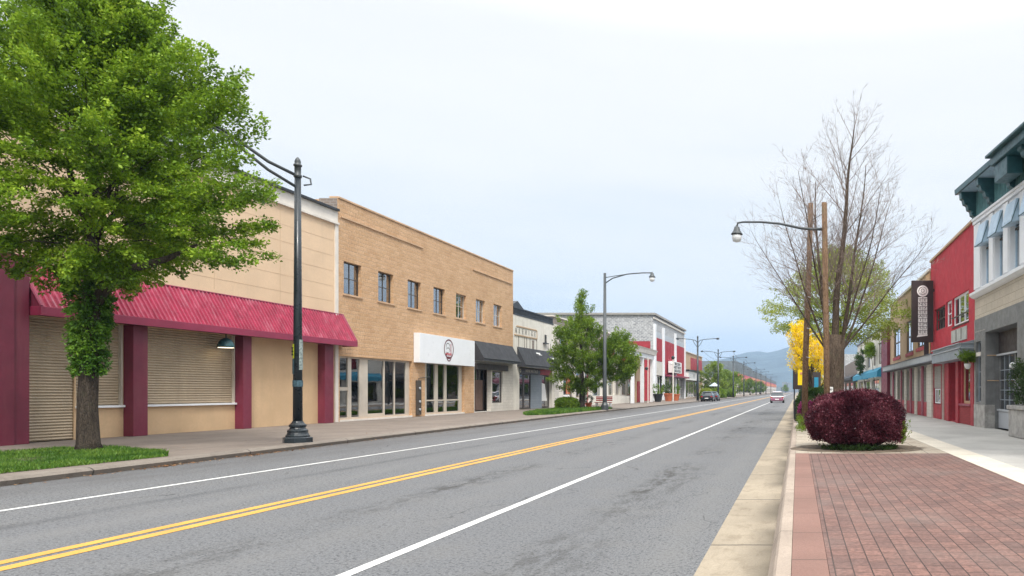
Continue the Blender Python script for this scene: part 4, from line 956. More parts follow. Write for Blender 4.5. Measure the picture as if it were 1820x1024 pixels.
# ---- blade sign over the pavement
t = thing('blade_sign', 'tall dark brown blade sign with a round white emblem and white lettered strip', 'sign', (6.6, 37.6, 3.7))
MB().box(6.08, 7.24, 37.52, 37.72, 4.2, 7.5).build('panel', 'brown_black', t, bevel=.015)
MB().box(6.75, 7.0, 37.56, 37.68, 3.5, 4.199).build('post', 'brown_black', t)
MB().box(7.24, 7.31, 37.56, 37.68, 6.9, 7.05).build('bracket', 'dark_metal', t)
def ring(mb, cx, cz, r0, r1, y, n=40, a0=0, a1=360, sx=1.0):
    for k in range(n):
        p, q = R(a0+(a1-a0)*k/n), R(a0+(a1-a0)*(k+1)/n)
        mb.quad(*[(cx+r*math.cos(a)*sx, y, cz+r*math.sin(a)) for r, a in ((r0, p), (r0, q), (r1, q), (r1, p))])
m = MB(); ring(m, 6.66, 6.93, .001, .30, 37.515); m.build('emblem_disc', 'white_plain', t)
m = MB(); ring(m, 6.66, 6.93, .205, .225, 37.511); ring(m, 6.66, 6.95, .08, .105, 37.51, sx=.9); ring(m, 6.66, 6.9, .13, .15, 37.509, 20, 200, 330); ring(m, 6.62, 6.95, .15, .165, 37.509, 14, 90, 190); m.build('emblem_lines', 'black_ink', t)
m = MB(); m.box(6.42, 6.90, 37.508, 37.519, 4.62, 6.6); m.quad((6.34, 37.512, 4.47), (6.92, 37.512, 4.55), (6.92, 37.512, 4.61), (6.42, 37.512, 4.61)); m.build('letter_strip', 'white_plain', t)
m = MB(); m.box(6.655, 6.68, 37.500, 37.507, 4.62, 6.6)
z = 4.68
for k, ch in enumerate('ESEIAEENE'):
    m.box(6.42, 6.9, 37.5005, 37.5065, z+.14, z+.158)
    put_text(m, ch, .19, (6.54, 37.504, z+.06), '-y', 1.4); put_text(m, 'EUMIHEZSE'[k], .19, (6.79, 37.504, z+.06), '-y', 1.3); z += .212
m.build('sign_letters', 'black_ink', t)

# ---- hanging planter, stone planter and globe lamp
t = thing('hanging_planter', 'bushy green hanging plant basket on the corner of the granite wall', 'hanging plant', (6.98, 28.9, 2.45))
m = MB(); m.lathe([(.05, 0), (.11, .05), (.14, .14), (.15, .22), (.12, .22), (.1, .1)], (6.98, 28.9, 2.5), 14); m.build('pot', 'white_plain', t, smooth=True)
m = MB(); m.tube([(7.3, 28.9, 3.25), (6.98, 28.9, 3.25), (6.98, 28.9, 2.7)], .015, 5); m.build('hook', 'dark_metal', t)
rng = np.random.default_rng(11); C = rng.normal(0, 1, (60, 3)); C = unit(C)*rng.uniform(.3, 1, (60, 1))*np.array([.46, .4, .26])+np.array([6.98, 28.9, 2.98])
npmesh('foliage', sprays(rng, C, C-np.array([6.98, 28.9, 2.8]), 60, .25, .12, .08, .055), 'leaf_mid', t)
t = thing('stone_planter', 'light granite planter box holding a leafy dark green shrub beside the granite entrance', 'planter', (7.05, 22.2, .15))
m = MB(); m.box(6.75, 7.22, 20.2, 22.55, .16, 1.02); m.build('box', 'granite_light', t, bevel=.02); MB().box(6.7, 7.22, 20.15, 22.6, 1.021, 1.15).build('rim', 'granite_light', t, bevel=.02)
C = np.column_stack([rng.uniform(6.75, 7.2, 90), rng.uniform(20.3, 22.6, 90), rng.uniform(1.2, 2.5, 90)])
npmesh('foliage', sprays(rng, C, np.tile([0, 0, 1.0], (90, 1))+rng.normal(0, .4, (90, 3)), 70, .35, .16, .12, .06), 'leaf_dark', t)
t = thing('globe_lamp', 'white opal globe lamp on a thin bracket beside the granite entrance', 'lamp', (7.05, 22.95, 2.2))
MB().ball((7.02, 22.95, 2.42), .12, 16, 10).build('globe', 'lamp_white', t, smooth=True)
MB().tube([(7.28, 22.95, 2.2), (7.02, 22.95, 2.2), (7.02, 22.95, 2.32)], .018, 6).build('bracket', 'dark_metal', t)

# ------------------------------------------------------------------ vegetation
def crown_profile(tab, z):
    zs = [t[0] for t in tab]; return np.interp(z, zs, [t[1] for t in tab])
def leafy_tree(name, label, base, trunk, tab, nclu, nleaf, lsize, mat, barkm, seed, fork, group=None, ln=.9, wd=.42, th=.16, limbs=11, cat='tree', inner=.35, lob=.18, kind_leaf='crown', up=.35, cr=(1, 1), ctr=(0, 0), extra=None, nbr=130):
    rng = np.random.default_rng(seed); t = thing(name, label, cat, base, group)
    bx, by, bz = base; z0, z1 = tab[0][0], tab[-1][0]
    z = rng.uniform(0, 1, nclu); zz = z0+(z1-z0)*z**.95
    ang = rng.uniform(0, 2*np.pi, nclu)
    lobe = 1+lob*np.sin(ang*3+zz*1.3+seed)+lob*.8*np.sin(ang*5-zz*2.1+2*seed)+rng.normal(0, .05, nclu)
    rr = crown_profile(tab, zz)*lobe*(inner+(1-inner)*rng.uniform(0, 1, nclu)**.42)
    C = np.column_stack([bx+ctr[0]+rr*np.cos(ang)*cr[0], by+ctr[1]+rr*np.sin(ang)*cr[1], zz])
    if extra is not None: C = np.concatenate([C, extra(rng)])
    D = C-np.array([bx+ctr[0], by+ctr[1], z0*.6+z1*.4]); D[:, 2] = D[:, 2]*.6+up*np.linalg.norm(D[:, :2], axis=1)
    V = sprays(rng, C, D, nleaf, ln, wd, th, lsize); npmesh(kind_leaf, V, mat, t)
    m = MB(); m.tube(*trunk, n=14); top = Vector(trunk[0][-1]); rt = trunk[1][-1]
    for k in range(limbs):
        # limbs rise to crown clusters
        c = Vector(C[rng.integers(len(C))]) if k else Vector((bx+ctr[0]*.5, by, z1*.93))
        a = Vector((bx, by, 0)); s = Vector(trunk[0][-2 if k % 2 else -1]); s = s.lerp(top, rng.uniform(.3, 1)); mid = s.lerp(c, .45)+Vector((0, 0, .14*(c-s).length))
        r0 = rt*rng.uniform(.32, .6); j1, j2 = Vector(rng.normal(0, .12, 3)), Vector(rng.normal(0, .15, 3)); m.tube([s, s.lerp(mid, .5)+Vector((0, 0, .1))+j1, mid+j2, mid.lerp(c, .55)-j1, c], [r0, r0*.75, r0*.5, r0*.28, .01], 8)
    m.build('trunk', barkm, t, smooth=True)
    mb = MB()
    idx = rng.permutation(len(C))[:min(len(C), nbr)]
    for i in idx:
        c = Vector(C[i]); h = Vector((bx+ctr[0]*.8, by+ctr[1]*.8, max(top.z, z0+(c.z-z0)*.45))); s = h.lerp(c, .35); mb.tube([s, s.lerp(c, .5)+Vector((0, 0, .12)), c+(c-s)*.1], [.018, .012, .005], 4, False)
    mb.build('branches', barkm, t)
    return t, rng
# big street tree at the left
bx, by = -16.95, 16.8
tt = ([(bx+.02, by, .1), (bx, by, .35), (bx-.02, by, 1.2), (bx+.03, by, 2.4), (bx+.08, by, 3.4), (bx+.12, by, 4.3), (bx+.1, by, 5.2)], [.29, .215, .185, .17, .17, .155, .12])
tab = [(4.25, .9), (4.7, 1.65), (5.2, 2.2), (5.8, 2.4), (7.0, 2.15), (8.2, 2.0), (9.2, 1.7), (10.0, 1.35), (10.9, .85), (11.7, .3)]
def ext(rng):   # spiky leading shoots along the upper right outline
    L = []
    for px, v in ((250, -5), (235, 15), (300, 50), (285, 85), (375, 110), (380, 140), (425, 150), (435, 175), (450, 205), (462, 235), (478, 340), (492, 352), (485, 400), (475, 425), (430, 455), (120, 15), (20, 30), (440, 300), (340, 100), (200, 40), (180, 10)):
        y = by+rng.uniform(-1.0, .6); L.append((((px-34 if px > 200 else px)-CX)*y/F, y, H-(v-CY)*y/F))
    L = np.array(L); c = np.array([bx, by, 6.5]); L = np.concatenate([L, L, L, c+(L-c)*.86, c+(L-c)*.72, c+(L-c)*.6, c+(L-c)*.8, c+(L-c)*.5])
    return L+rng.normal(0, .15, L.shape)
t, rng = leafy_tree('street_tree', 'large bright green leafy tree with ivy covered trunk on the grass verge', (bx, by, .15), tt, tab, 760, 215, .092, 'leaf_green', 'bark', 7, 3.6, ln=.9, wd=.36, th=.15, limbs=9, inner=.16, ctr=(.1, 0), extra=ext, lob=.15, nbr=60)
C = np.column_stack([bx+.03+rng.normal(0, .03, 260), by+rng.normal(0, .03, 260), rng.uniform(2.1, 4.6, 260)]); a = rng.uniform(0, 6.28, 260)
rad = np.interp(C[:, 2], [2.1, 2.7, 3.6, 4.6], [.14, .22, .27, .4]); D = np.column_stack([np.cos(a), np.sin(a), np.full(260, -.8)])
C[:, 0] += rad*np.cos(a); C[:, 1] += rad*np.sin(a)
npmesh('ivy', sprays(rng, C, D, 60, .34, .15, .1, .075, updir=.3), 'ivy', t)
MB().tube([(bx+.15, by-.05, 3.6), (bx+.55, by-.1, 4.15), (bx+1.2, by-.15, 4.5), (bx+2.0, by-.1, 4.75), (bx+2.6, by, 5.1)], [.14, .12, .1, .07, .03], 10).build('low_limb', 'bark', t, smooth=True)

# young street tree at mid distance
bx, by = -17.05, 55.5
tt = ([(bx, by, .1), (bx, by, .5), (bx+.05, by, 1.6), (bx, by, 3.0)], [.34, .24, .2, .16])
tab = [(1.65, 1.0), (2.2, 1.8), (3.4, 2.15), (5.0, 2.2), (6.3, 1.7), (7.2, .7)]
def ext2(rng):
    C = unit(rng.normal(0, 1, (230, 3)))*rng.uniform(.25, 1, (230, 1))**.4*np.array([1.6, 1.5, 2.0])*(1+rng.normal(0, .1, (230, 1)))+np.array([-14.4, 56.3, 4.15])
    z = rng.uniform(6.8, 9.5, 26); w_ = (9.7-z)*.28
    return np.concatenate([C, np.column_stack([-17.05+rng.normal(0, 1, 26)*w_, 55.5+rng.normal(0, 1, 26)*w_, z])])
leafy_tree('street_tree', 'young green tree with a thin spire top behind the second grass patch', (bx, by, .15), tt, tab, 380, 105, .13, 'leaf_mid', 'bark_young', 13, 1.6, ln=.7, wd=.32, th=.24, limbs=7, extra=ext2, up=.9, inner=.12, nbr=90)
# spring tree behind the bare tree
bx, by = 2.7, 46
tt = ([(bx, by, .1), (bx, by, 1), (bx, by, 3), (bx+.1, by, 4.4)], [.3, .22, .19, .15])
tab = [(4.9, 2.2), (5.6, 4.3), (6.6, 4.6), (7.8, 4.0), (8.9, 3.0), (9.9, 1.8), (10.6, .6)]
leafy_tree('street_tree', 'pale yellow green tree in thin spring leaf behind the bare tree', (bx, by, .15), tt, tab, 620, 75, .13, 'leaf_spring', 'bark_pale', 21, 4, ln=1.1, wd=.5, th=.25, limbs=16, inner=.12, lob=.14, up=.2)
# small evergreen clumps on the far white building
rng = np.random.default_rng(31)
for k, (x, y, z, r, lb) in enumerate(((6.6, 74, 4.6, 1.5, 'dark green climbing shrub against the white building above the turquoise awning'), (6.75, 65, 5.4, .8, 'small pale green climber near the maroon end pier'))):
    C = unit(rng.normal(0, 1, (60, 3)))*rng.uniform(.3, 1, (60, 1))*np.array([.45, r*1.6, r])+np.array([x, y, z])
    t = thing('climbing_plant', lb, 'plant', (x, y, .15)); npmesh('foliage', sprays(rng, C, C-np.array([x+1, y, z]), 50, .5, .3, .2, .14), 'leaf_dark' if k == 0 else 'leaf_mid', t)
    MB().tube([(EX-.1, y, .15), (EX-.15, y+.2, 2), (x, y, z)], [.05, .04, .02], 5).build('stem', 'bark_young', t)
# bare tree
class Bare:
    def __init__(s, seed): s.r = random.Random(seed); s.m = MB(); s.tw = MB(); s.n = 0
    def grow(s, p, d, L, r, depth):
        if L < .1 or s.n > 15000: return
        s.n += 1; seg = max(3, int(L/.35)); pts = [p]; rs = [r]; cur = p.copy(); dd = d.normalized(); kids = []
        for k in range(seg):
            f = (k+1)/seg
            g_ = .028 if depth == 0 else .07; dd = (dd+Vector((s.r.gauss(0, g_), s.r.gauss(0, g_), s.r.gauss(0, .05)+.035+.05*depth*.35))).normalized()
            cur = cur+dd*(L/seg); pts.append(cur.copy()); rs.append(max(.0028, r*(1-f*.86)))
            if f > (.16 if depth else .22): kids.append((cur.copy(), dd.copy(), rs[-1], f))
        (s.m if r > .03 else s.tw).tube(pts, rs, 10 if r > .05 else (5 if r > .012 else 3), False)
        if depth >= 4: return
        for q, qd, qr, f in kids:
            for j in range((1, 2, 1, 1, 1)[depth]+(s.r.random() < (.75, .3, .7, .25, 0)[depth])):
                ax = Vector((s.r.gauss(0, 1), s.r.gauss(0, 1), s.r.gauss(0, .35))); ax = (ax-qd*ax.dot(qd)).normalized()
                nd = (qd*s.r.uniform(.75, 1.15)+ax*s.r.uniform(.5, .95)).normalized()
                nl = L*s.r.uniform(.28, .5)*(1.15-f*.72)
                s.grow(q, nd, min(nl, 3.1), min(qr*.5, .0035+.0062*nl), depth+1)
bt = Bare(4); bx, by = 1.25, 24.0
bt.m.tube([(bx+.02, by, .1), (bx, by, .45), (bx, by, 1.5), (bx-.01, by, 2.6), (bx, by, 3.5)], [.47, .37, .335, .345, .36], 18)
for dx, dy, tilt, L, r in ((.03, 0, -.01, 7.6, .145), (-.16, .05, -.15, 6.4, .09), (.2, 0, .17, 6.5, .08), (-.22, -.1, -.46, 5.4, .045), (.24, .1, .44, 5.6, .05), (-.08, -.18, -.28, 6.0, .05), (.1, -.2, .30, 5.7, .045), (-.2, .1, -.75, 5.0, .038), (.2, -.1, .8, 5.0, .038)):
    bt.grow(Vector((bx+dx, by+dy, 2.9)), Vector((tilt, dy*.9, 1)), L, r, 0)
t = thing('bare_tree', 'tall leafless tree with many upswept stems rising behind the burgundy bush', 'tree', (bx, by, .15))
bt.m.build('trunk', 'bark_pale', t, smooth=True); bt.tw.build('crown', 'twig', t)
# burgundy bush and its neighbours
def bush(label, c, rx, ry, rz, n, ls, mat, seed, name='bush', core='soil', flat=1.0, dens_in=.78, cat='bush', group=None, ex=2.6, low=False):
    rng = np.random.default_rng(seed); t = thing(name, label, cat, (c[0], c[1], .15), group)
    d = unit(rng.normal(0, 1, (n, 3))); d[:, 2] = np.where(d[:, 2] < -.55, -d[:, 2], d[:, 2])
    se = 1/(np.abs(d[:, 0])**ex+np.abs(d[:, 1])**ex+np.abs(d[:, 2])**ex)**(1/ex)
    w_ = 1+.045*np.sin(d[:, 0]*7+seed)*np.sin(d[:, 2]*5+d[:, 1]*4)+.03*np.sin(d[:, 0]*9+seed)*np.cos(d[:, 2]*8)+.022*np.sin(d[:, 1]*17+d[:, 0]*13)+rng.normal(0, .012, n)
    r_ = se*w_*rng.uniform(dens_in, 1.0, n)**.6
    P = d*r_[:, None]*np.array([rx, ry, rz])+np.array([c[0], c[1], c[2]])
    stray = rng.uniform(0, 1, n) > .97; P[stray] += d[stray]*rng.uniform(.02, .1, (stray.sum(), 1))
    P = P[P[:, 2] > .16]; dd = P-np.array(c)
    npmesh('foliage', leaf_quads(rng, P, dd*np.array([1/rx, 1/ry, 1/rz])+np.array([0, 0, .2]), ls, jit=.6, updir=.2, asp=.62), mat, t)
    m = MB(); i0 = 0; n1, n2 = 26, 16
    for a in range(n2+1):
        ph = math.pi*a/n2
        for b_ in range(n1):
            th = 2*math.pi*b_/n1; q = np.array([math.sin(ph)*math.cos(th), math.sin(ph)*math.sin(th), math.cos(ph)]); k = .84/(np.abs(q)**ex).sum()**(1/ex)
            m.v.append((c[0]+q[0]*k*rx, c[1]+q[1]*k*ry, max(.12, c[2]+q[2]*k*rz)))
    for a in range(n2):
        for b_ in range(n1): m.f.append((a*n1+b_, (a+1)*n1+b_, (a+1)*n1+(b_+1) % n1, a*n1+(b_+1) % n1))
    m.build('dark_core', 'burg_core' if mat == 'burgundy' else 'leaf_dark', t, smooth=True)  # opaque lump added inside the leaves, coloured dark like a shaded interior
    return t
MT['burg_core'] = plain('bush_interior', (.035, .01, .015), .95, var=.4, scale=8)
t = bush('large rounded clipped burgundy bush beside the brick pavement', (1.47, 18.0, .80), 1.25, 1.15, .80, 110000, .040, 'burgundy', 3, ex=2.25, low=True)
m = MB(); rr = random.Random(2); ring_ = [(1.5+(1.66+rr.uniform(-.12, .16))*math.cos(a*math.pi/16), 17.9+(1.38+rr.uniform(-.1, .12))*math.sin(a*math.pi/16), .1525) for a in range(32)]
m.quad(*ring_); m.build('soil', 'mulch', kind='structure')
rng = np.random.default_rng(77); q = rng.uniform(0, 1, (160, 2)); q[:, 0] = math.pi*(1.12+.8*q[:, 0]**.8); C = np.column_stack([1.5+(.88+.18*q[:, 1])*np.cos(q[:, 0]), 18+(.86+.2*q[:, 1])*np.sin(q[:, 0]), .16+.1*rng.uniform(0, 1, 160)])
npmesh('weeds', sprays(rng, C, rng.normal(0, 1, (160, 3))+np.array([0, 0, .5]), 26, .15, .08, .05, .035), 'leaf_dark', None, label='low green weeds growing around the foot of the burgundy bush', cat='weeds', kind='stuff')
C = np.column_stack([2.63+rng.normal(0, .05, 22), 17.6+rng.normal(0, .2, 22), rng.uniform(.3, .85, 22)])
npmesh('side_sprig', sprays(rng, C, np.tile([.6, 0, 1.0], (22, 1)), 22, .18, .07, .05, .045), 'leaf_mid', None, label='thin green sprigs at the right edge of the burgundy bush', cat='weeds', kind='stuff')
bush('smaller magenta bush behind the wooden utility pole', (.42, 28.2, .62), .42, .6, .5, 9000, .06, 'pink_leaf', 9)
bush('dark green shrub behind the wooden utility pole', (.75, 32.5, .9), .8, .8, .8, 9000, .09, 'leaf_dark', 15)
C = np.column_stack([.12+rng.normal(0, .1, 60), 26.2+rng.normal(0, .8, 60), .17+rng.uniform(0, .5, 60)])
npmesh('weeds', sprays(rng, C, np.tile([0, 0, 1.0], (60, 1)), 24, .2, .07, .05, .05), 'leaf_mid', None, label='weeds by the foot of the wooden pole', cat='weeds', kind='stuff')
# yellow flowering tree
t = thing('flowering_tree', 'small tree covered in bright yellow blossom behind the wooden pole', 'tree', (1.0, 36.5, .15))
rng = np.random.default_rng(8)
def blob(c, r, n): return unit(rng.normal(0, 1, (n, 3)))*rng.uniform(.15, 1, (n, 1))**.45*np.array(r)+np.array(c)
C = np.concatenate([blob((.1, 36.4, 4.35), (.62, .6, .85), 80), blob((.1, 36.2, 3.2), (.6, .6, .75), 70), blob((1.35, 36.6, 3.3), (.85, .7, 1.3), 90), blob((.9, 36.5, 3.8), (.55, .5, .6), 30)])
npmesh('crown', sprays(rng, C, C-np.array([.8, 36.5, 1.5]), 46, .5, .2, .16, .085, jit=1.2), 'yellow_bloom', t)
m = MB(); m.tube([(1, 36.5, .1), (1, 36.5, 1.2)], [.12, .09], 8)
for k in range(26):
    c = Vector(C[rng.integers(len(C))]); s = Vector((1, 36.5, rng.uniform(.8, 1.3))); m.tube([s, s.lerp(c, .5)+Vector((0, 0, .25)), c], [.05, .03, .008], 5)
m.build('trunk', 'bark_young', t, smooth=True)

# ------------------------------------------------------------------ poles and lamps
t = thing('street_lamp', 'nearest black lamp post with stepped base and flyers beside the big tree', 'street lamp', (-14.15, 19.9, .15))
c0 = (-14.15, 19.9, .15)
MB().lathe([(.36, 0), (.36, .13), (.33, .15)], c0, 8, R(22.5)).build('base', 'pole_black', t)
MB().lathe([(.29, .14), (.29, .19), (.26, .23), (.24, .28), (.25, .30), (.25, .34), (.2, .38), (.18, .42), (.21, .45), (.21, .49), (.15, .55), (.125, .6)], c0, 20).build('plinth', 'pole_black', t, smooth=False)
MB().tube([(c0[0], c0[1], .7), (c0[0], c0[1], 4.0), (c0[0], c0[1], 8.0)], [.118, .1, .075], 18).build('pole', 'pole_black', t, smooth=True)
MB().lathe([(.08, -.32), (.1, -.3), (.1, -.24), (.08, -.22), (.08, 0), (.105, .01), (.105, .05), (.07, .08), (.08, .13), (.06, .2), (.02, .26)], (c0[0], c0[1], 7.95), 14).build('finial', 'pole_grey', t, smooth=True)
ed = Vector((-15.9, 18.3, 8.9)); s0 = Vector((c0[0], c0[1], 0))
m = MB(); m.tube([(c0[0]+.06, c0[1]+.12, 7.72), (c0[0]+.22, c0[1]+.2, 7.66), (c0[0]+.24, c0[1]+.2, 7.5), (c0[0]+.1, c0[1]+.1, 7.45)], .025, 6)
m.tube([s0+Vector((0, 0, 7.68)), s0+Vector((-.5, -.45, 7.95)), s0.lerp(Vector((ed.x, ed.y, 0)), .7)+Vector((0, 0, 8.6)), ed], .045, 8)
m.tube([s0+Vector((0, 0, 7.35)), s0+Vector((-.5, -.45, 7.72)), s0.lerp(Vector((ed.x, ed.y, 0)), .7)+Vector((0, 0, 8.5)), ed+Vector((0, 0, -.03))], .042, 8); ar = m.build('arm', 'pole_grey', t, smooth=True)
MB().lathe([(.03, .1), (.1, .06), (.14, -.05), (.24, -.22), (.22, -.24)], (ed.x, ed.y, ed.z), 14).build('lamp_shade', 'pole_grey', t, smooth=True)
def wrap(a0, a1, z0, z1, r, mat, name):
    m = MB(); n = 8
    for k in range(n):
        p, q = R(a0+(a1-a0)*k/n), R(a0+(a1-a0)*(k+1)/n)
        m.quad(*[(c0[0]+r*math.cos(a), c0[1]+r*math.sin(a), z) for a, z in ((p, z0), (q, z0), (q, z1), (p, z1))])
    return m.build(name, mat, t)
wrap(222, 262, 2.52, 2.92, .122, 'poster_yellow', 'flyer'); wrap(218, 262, 2.08, 2.5, .124, 'poster_blue', 'flyer'); wrap(-40, 30, 2.2, 3.05, .122, 'poster_pale', 'flyer')
wrap(200, 395, 1.72, 1.9, .125, 'poster_blue', 'flyer'); wrap(205, 218, 2.0, 2.95, .126, 'dark_metal', 'flyer')
m = MB(); m.box(c0[0]-.085, c0[0]-.07, c0[1]-.118, c0[1]-.1, 2.6, 2.8)
for k in range(3): m.box(c0[0]-.09, c0[0]-.035, c0[1]-.126, c0[1]-.12, 2.6+k*.1, 2.63+k*.1)
m.build('flyer_marks', 'black_ink', t)

def lantern(par, x, y, z, s=1.0):
    l = MB().lathe([(.03*s, .26*s), (.05*s, .2*s), (.1*s, .17*s), (.13*s, .05*s), (.2*s, -.06*s), (.23*s, -.1*s), (.2*s, -.12*s)], (x, y, z), 14).build('lamp_shade', 'pole_grey', par, smooth=True)
    MB().lathe([(.17*s, -.12*s), (.19*s, -.2*s), (.15*s, -.36*s), (.05*s, -.4*s)], (x, y, z), 14).build('bulb', 'lamp_white', l, smooth=True)
t = thing('street_lamp', 'dark street lamp with a curved arm over the road beside the young tree', 'street lamp', (-14.9, 54.3, .15))
MB().tube([(-14.9, 54.3, .15), (-14.9, 54.3, 1.2), (-14.9, 54.3, 10.7)], [.19, .15, .1], 14).build('pole', 'pole_grey', t, smooth=True)
m = MB(); m.lathe([(.28, 0), (.28, .35), (.2, .5), (.16, .6)], (-14.9, 54.3, .15), 12); m.build('base', 'pole_grey', t)
m = MB(); m.tube([(-14.9, 54.3, 9.9), (-14.3, 54.3, 10.3), (-13.2, 54.3, 10.62), (-12.0, 54.3, 10.72), (-11.25, 54.3, 10.72)], .045, 8); m.tube([(-14.9, 54.3, 10.35), (-14.0, 54.3, 10.5), (-12.6, 54.3, 10.7)], .03, 6); m.build('arm', 'pole_grey', t, smooth=True)
lantern(t, -11.25, 54.3, 10.5, 1.15)
# double-armed lamp standards down the left kerb: one built, the rest copied
def copytree(o, loc):
    c = o.copy(); col.objects.link(c); c.location = loc
    for ch in o.children:
        d = ch.copy(); col.objects.link(d); d.parent = c
        for g in ch.children:
            e = g.copy(); col.objects.link(e); e.parent = d
    return c
src = thing('lamp_standard', 'tall black lamp standard with two long arms beside the parked dark cars', 'street lamp', (0, 0, 0), 'double armed lamp standards down the left kerb')
MB().tube([(0, 0, 0), (0, 0, 1.5), (0, 0, 9.4)], [.2, .17, .11], 10).build('pole', 'pole_black', src, smooth=True)
for s in (-1, 1):
    m = MB(); m.tube([(0, 0, 8.6), (s*.35, 0, 9.0), (s*1.0, 0, 9.15), (s*2.9, 0, 9.3)], .05, 6); m.tube([(0, 0, 7.9), (s*.45, 0, 8.5), (s*.75, 0, 9.1)], .04, 6)
    a = m.build('arm', 'pole_black', src, smooth=True)
    m = MB(); m.ball((s*3.0, 0, 9.25), .22, 8, 6, 1.2, 1, .7); m.build('lamp_head', 'pole_black', a, smooth=True)
MB().lathe([(.12, 0), (.14, .1), (.05, .3)], (0, 0, 9.4), 8).build('finial', 'pole_black', src)
tags = ['tall black lamp standard with two long arms, nearest of the double armed row', 'double armed lamp standard, second of the row, in front of the round green trees', 'double armed lamp standard, third of the row, at the start of the rose coloured frontage',
        'double armed lamp standard, fourth of the row', 'double armed lamp standard, fifth of the row', 'double armed lamp standard, sixth of the row', 'double armed lamp standard, seventh of the row', 'double armed lamp standard, eighth and smallest of the row']
for k, Y in enumerate((105, 132, 163, 195, 252, 285, 330, 390)):
    o = src if k == 0 else copytree(src, (0, 0, 0)); o.location = (-14.95, Y, .15); o['label'] = tags[k]; o.rotation_euler = (0, 0, R((0, 3, -2, 4, 0, 2, -3, 0)[k]))
    if k == 1: o.scale = (1.0, 1, .96)
# overhead wires
m = MB(); Ys_ = (132, 163, 195, 252, 285, 330, 390, 480)
for x, z in ((-12.2, 8.9), (-17.6, 8.9), (-12.4, 8.2), (-17.4, 7.8)):
    for a, c in zip(Ys_, Ys_[1:]): m.tube([(x, a+(c-a)*q/6, z-.6*math.sin(math.pi*q/6)) for q in range(7)], .03, 3, False)
m.build('overhead_wires', 'dark_metal', None, label='thin dark overhead wires strung between the distant lamp standards', cat='wires', loc=(-15, 132, 8))
# wooden poles on the right
t = thing('utility_pole', 'weathered brown wooden utility pole without an arm, standing by the kerb', 'utility pole', (.26, 27, .15))
m = MB().tube([(.255, 27, .1), (.30, 27, 3), (.42, 27, 6), (.50, 27, 8.8)], [.125, .12, .11, .1], 14).build('pole', 'wood_pole', t, smooth=True)
m = MB()
for z in (2.9, 4.0, 5.2): m.tube([(.3+.02*z-.04, 27-.15, z), (.3+.02*z+.1, 27-.15, z-.03)], .012, 4)
m.build('metal_strap', 'grey_panel_light', t)
t = thing('lamp_pole', 'shorter wooden pole carrying a long curved arm and glass lantern over the kerb', 'street lamp', (.92, 22.6, .15))
MB().tube([(.95, 22.6, .1), (.92, 22.6, 3), (.85, 22.6, 7.65)], [.105, .1, .088], 14).build('pole', 'wood_pole', t, smooth=True)
m = MB(); m.tube([(.8, 22.6, 6.8), (.45, 22.6, 6.8), (.1, 22.6, 6.83), (-.6, 22.6, 6.98), (-1.2, 22.6, 7.03), (-1.75, 22.6, 7.03), (-1.93, 22.6, 7.0), (-1.96, 22.6, 6.85)], [.05, .045, .042, .038, .034, .032, .032, .03], 8); ar = m.build('arm', 'pole_grey', t, smooth=True)
m = MB(); m.tube([(.8, 22.6, 7.3), (.52, 24, 7.45), (.5, 26.95, 8.0)], .012, 4); m.build('stay_wire', 'dark_metal', t)
lantern(t, -1.96, 22.6, 6.72, .85)
# little things around the pole
t = thing('notice_sign', 'small white shield shaped sign in front of the bare tree trunk', 'sign', (1.03, 23.2, .15))
MB().prism([(.86, 1.75), (1.16, 1.73), (1.16, 1.5), (1.05, 1.37), (.86, 1.4)], 'y', 23.18, 23.2).build('plate', 'white_plain', t); MB().tube([(1.0, 23.22, .15), (1.0, 23.22, 1.6)], .018, 6).build('post', 'dark_metal', t)
m = MB(); put_text(m, 'POSTED', .07, (1.01, 23.175, 1.65), '-y'); put_text(m, 'to-fer', .06, (1.01, 23.175, 1.54), '-y'); m.build('sign_letters', 'black_ink', t)
t = thing('kerb_banner', 'small yellow flowered banner on a thin post left of the wooden utility pole', 'banner', (.1, 30, .15))
MB().box(.0, .30, 29.98, 30.02, 1.85, 2.5).build('banner', 'yellow_bloom', t); MB().tube([(.14, 30.05, .15), (.14, 30.05, 2.6)], .02, 6).build('post', 'dark_metal', t)
m = MB(); m.box(.2, .28, 29.965, 29.979, 2.15, 2.3); m.box(.1, .2, 29.965, 29.979, 2.3, 2.4); m.build('banner_marks', 'orange_far', t)
t = thing('street_cabinet', 'dark box cabinet sign standing beyond the yellow tree near the kerb', 'cabinet', (-.05, 40, .15))
MB().box(-.28, .35, 39.8, 40.1, 1.7, 2.9).build('panel', 'brown_black', t, bevel=.02); MB().box(-.30, -.285, 39.79, 40.11, 1.7, 2.9).build('edge', 'blue_awning', t); MB().tube([(-.2, 40, .15), (-.2, 40, 1.7)], .04, 6).build('post', 'dark_metal', t)
t = thing('blue_banner', 'narrow turquoise banner panel between the utility pole and the bare tree', 'banner', (.85, 33.5, .15))
MB().box(.78, .98, 33.48, 33.52, 1.55, 2.25).build('panel', 'blue_awning', t); MB().box(.7, 1.1, 33.53, 33.6, 1.5, 2.5).build('frame', 'door_dark', t); MB().tube([(.9, 33.56, .15), (.9, 33.56, 1.5)], .03, 6).build('post', 'dark_metal', t)
t = thing('litter_bin', 'dark litter bin with a domed lid on the kerb beyond the wooden pole', 'litter bin', (-.02, 34, .15))
MB().lathe([(.2, 0), (.25, .1), (.27, .8), (.29, .82)], (.05, 34, .15), 14).build('body', 'dark_metal', t); MB().lathe([(.28, .82), (.25, 1.0), (.1, 1.1)], (.05, 34, .15), 14).build('lid', 'pole_black', t)

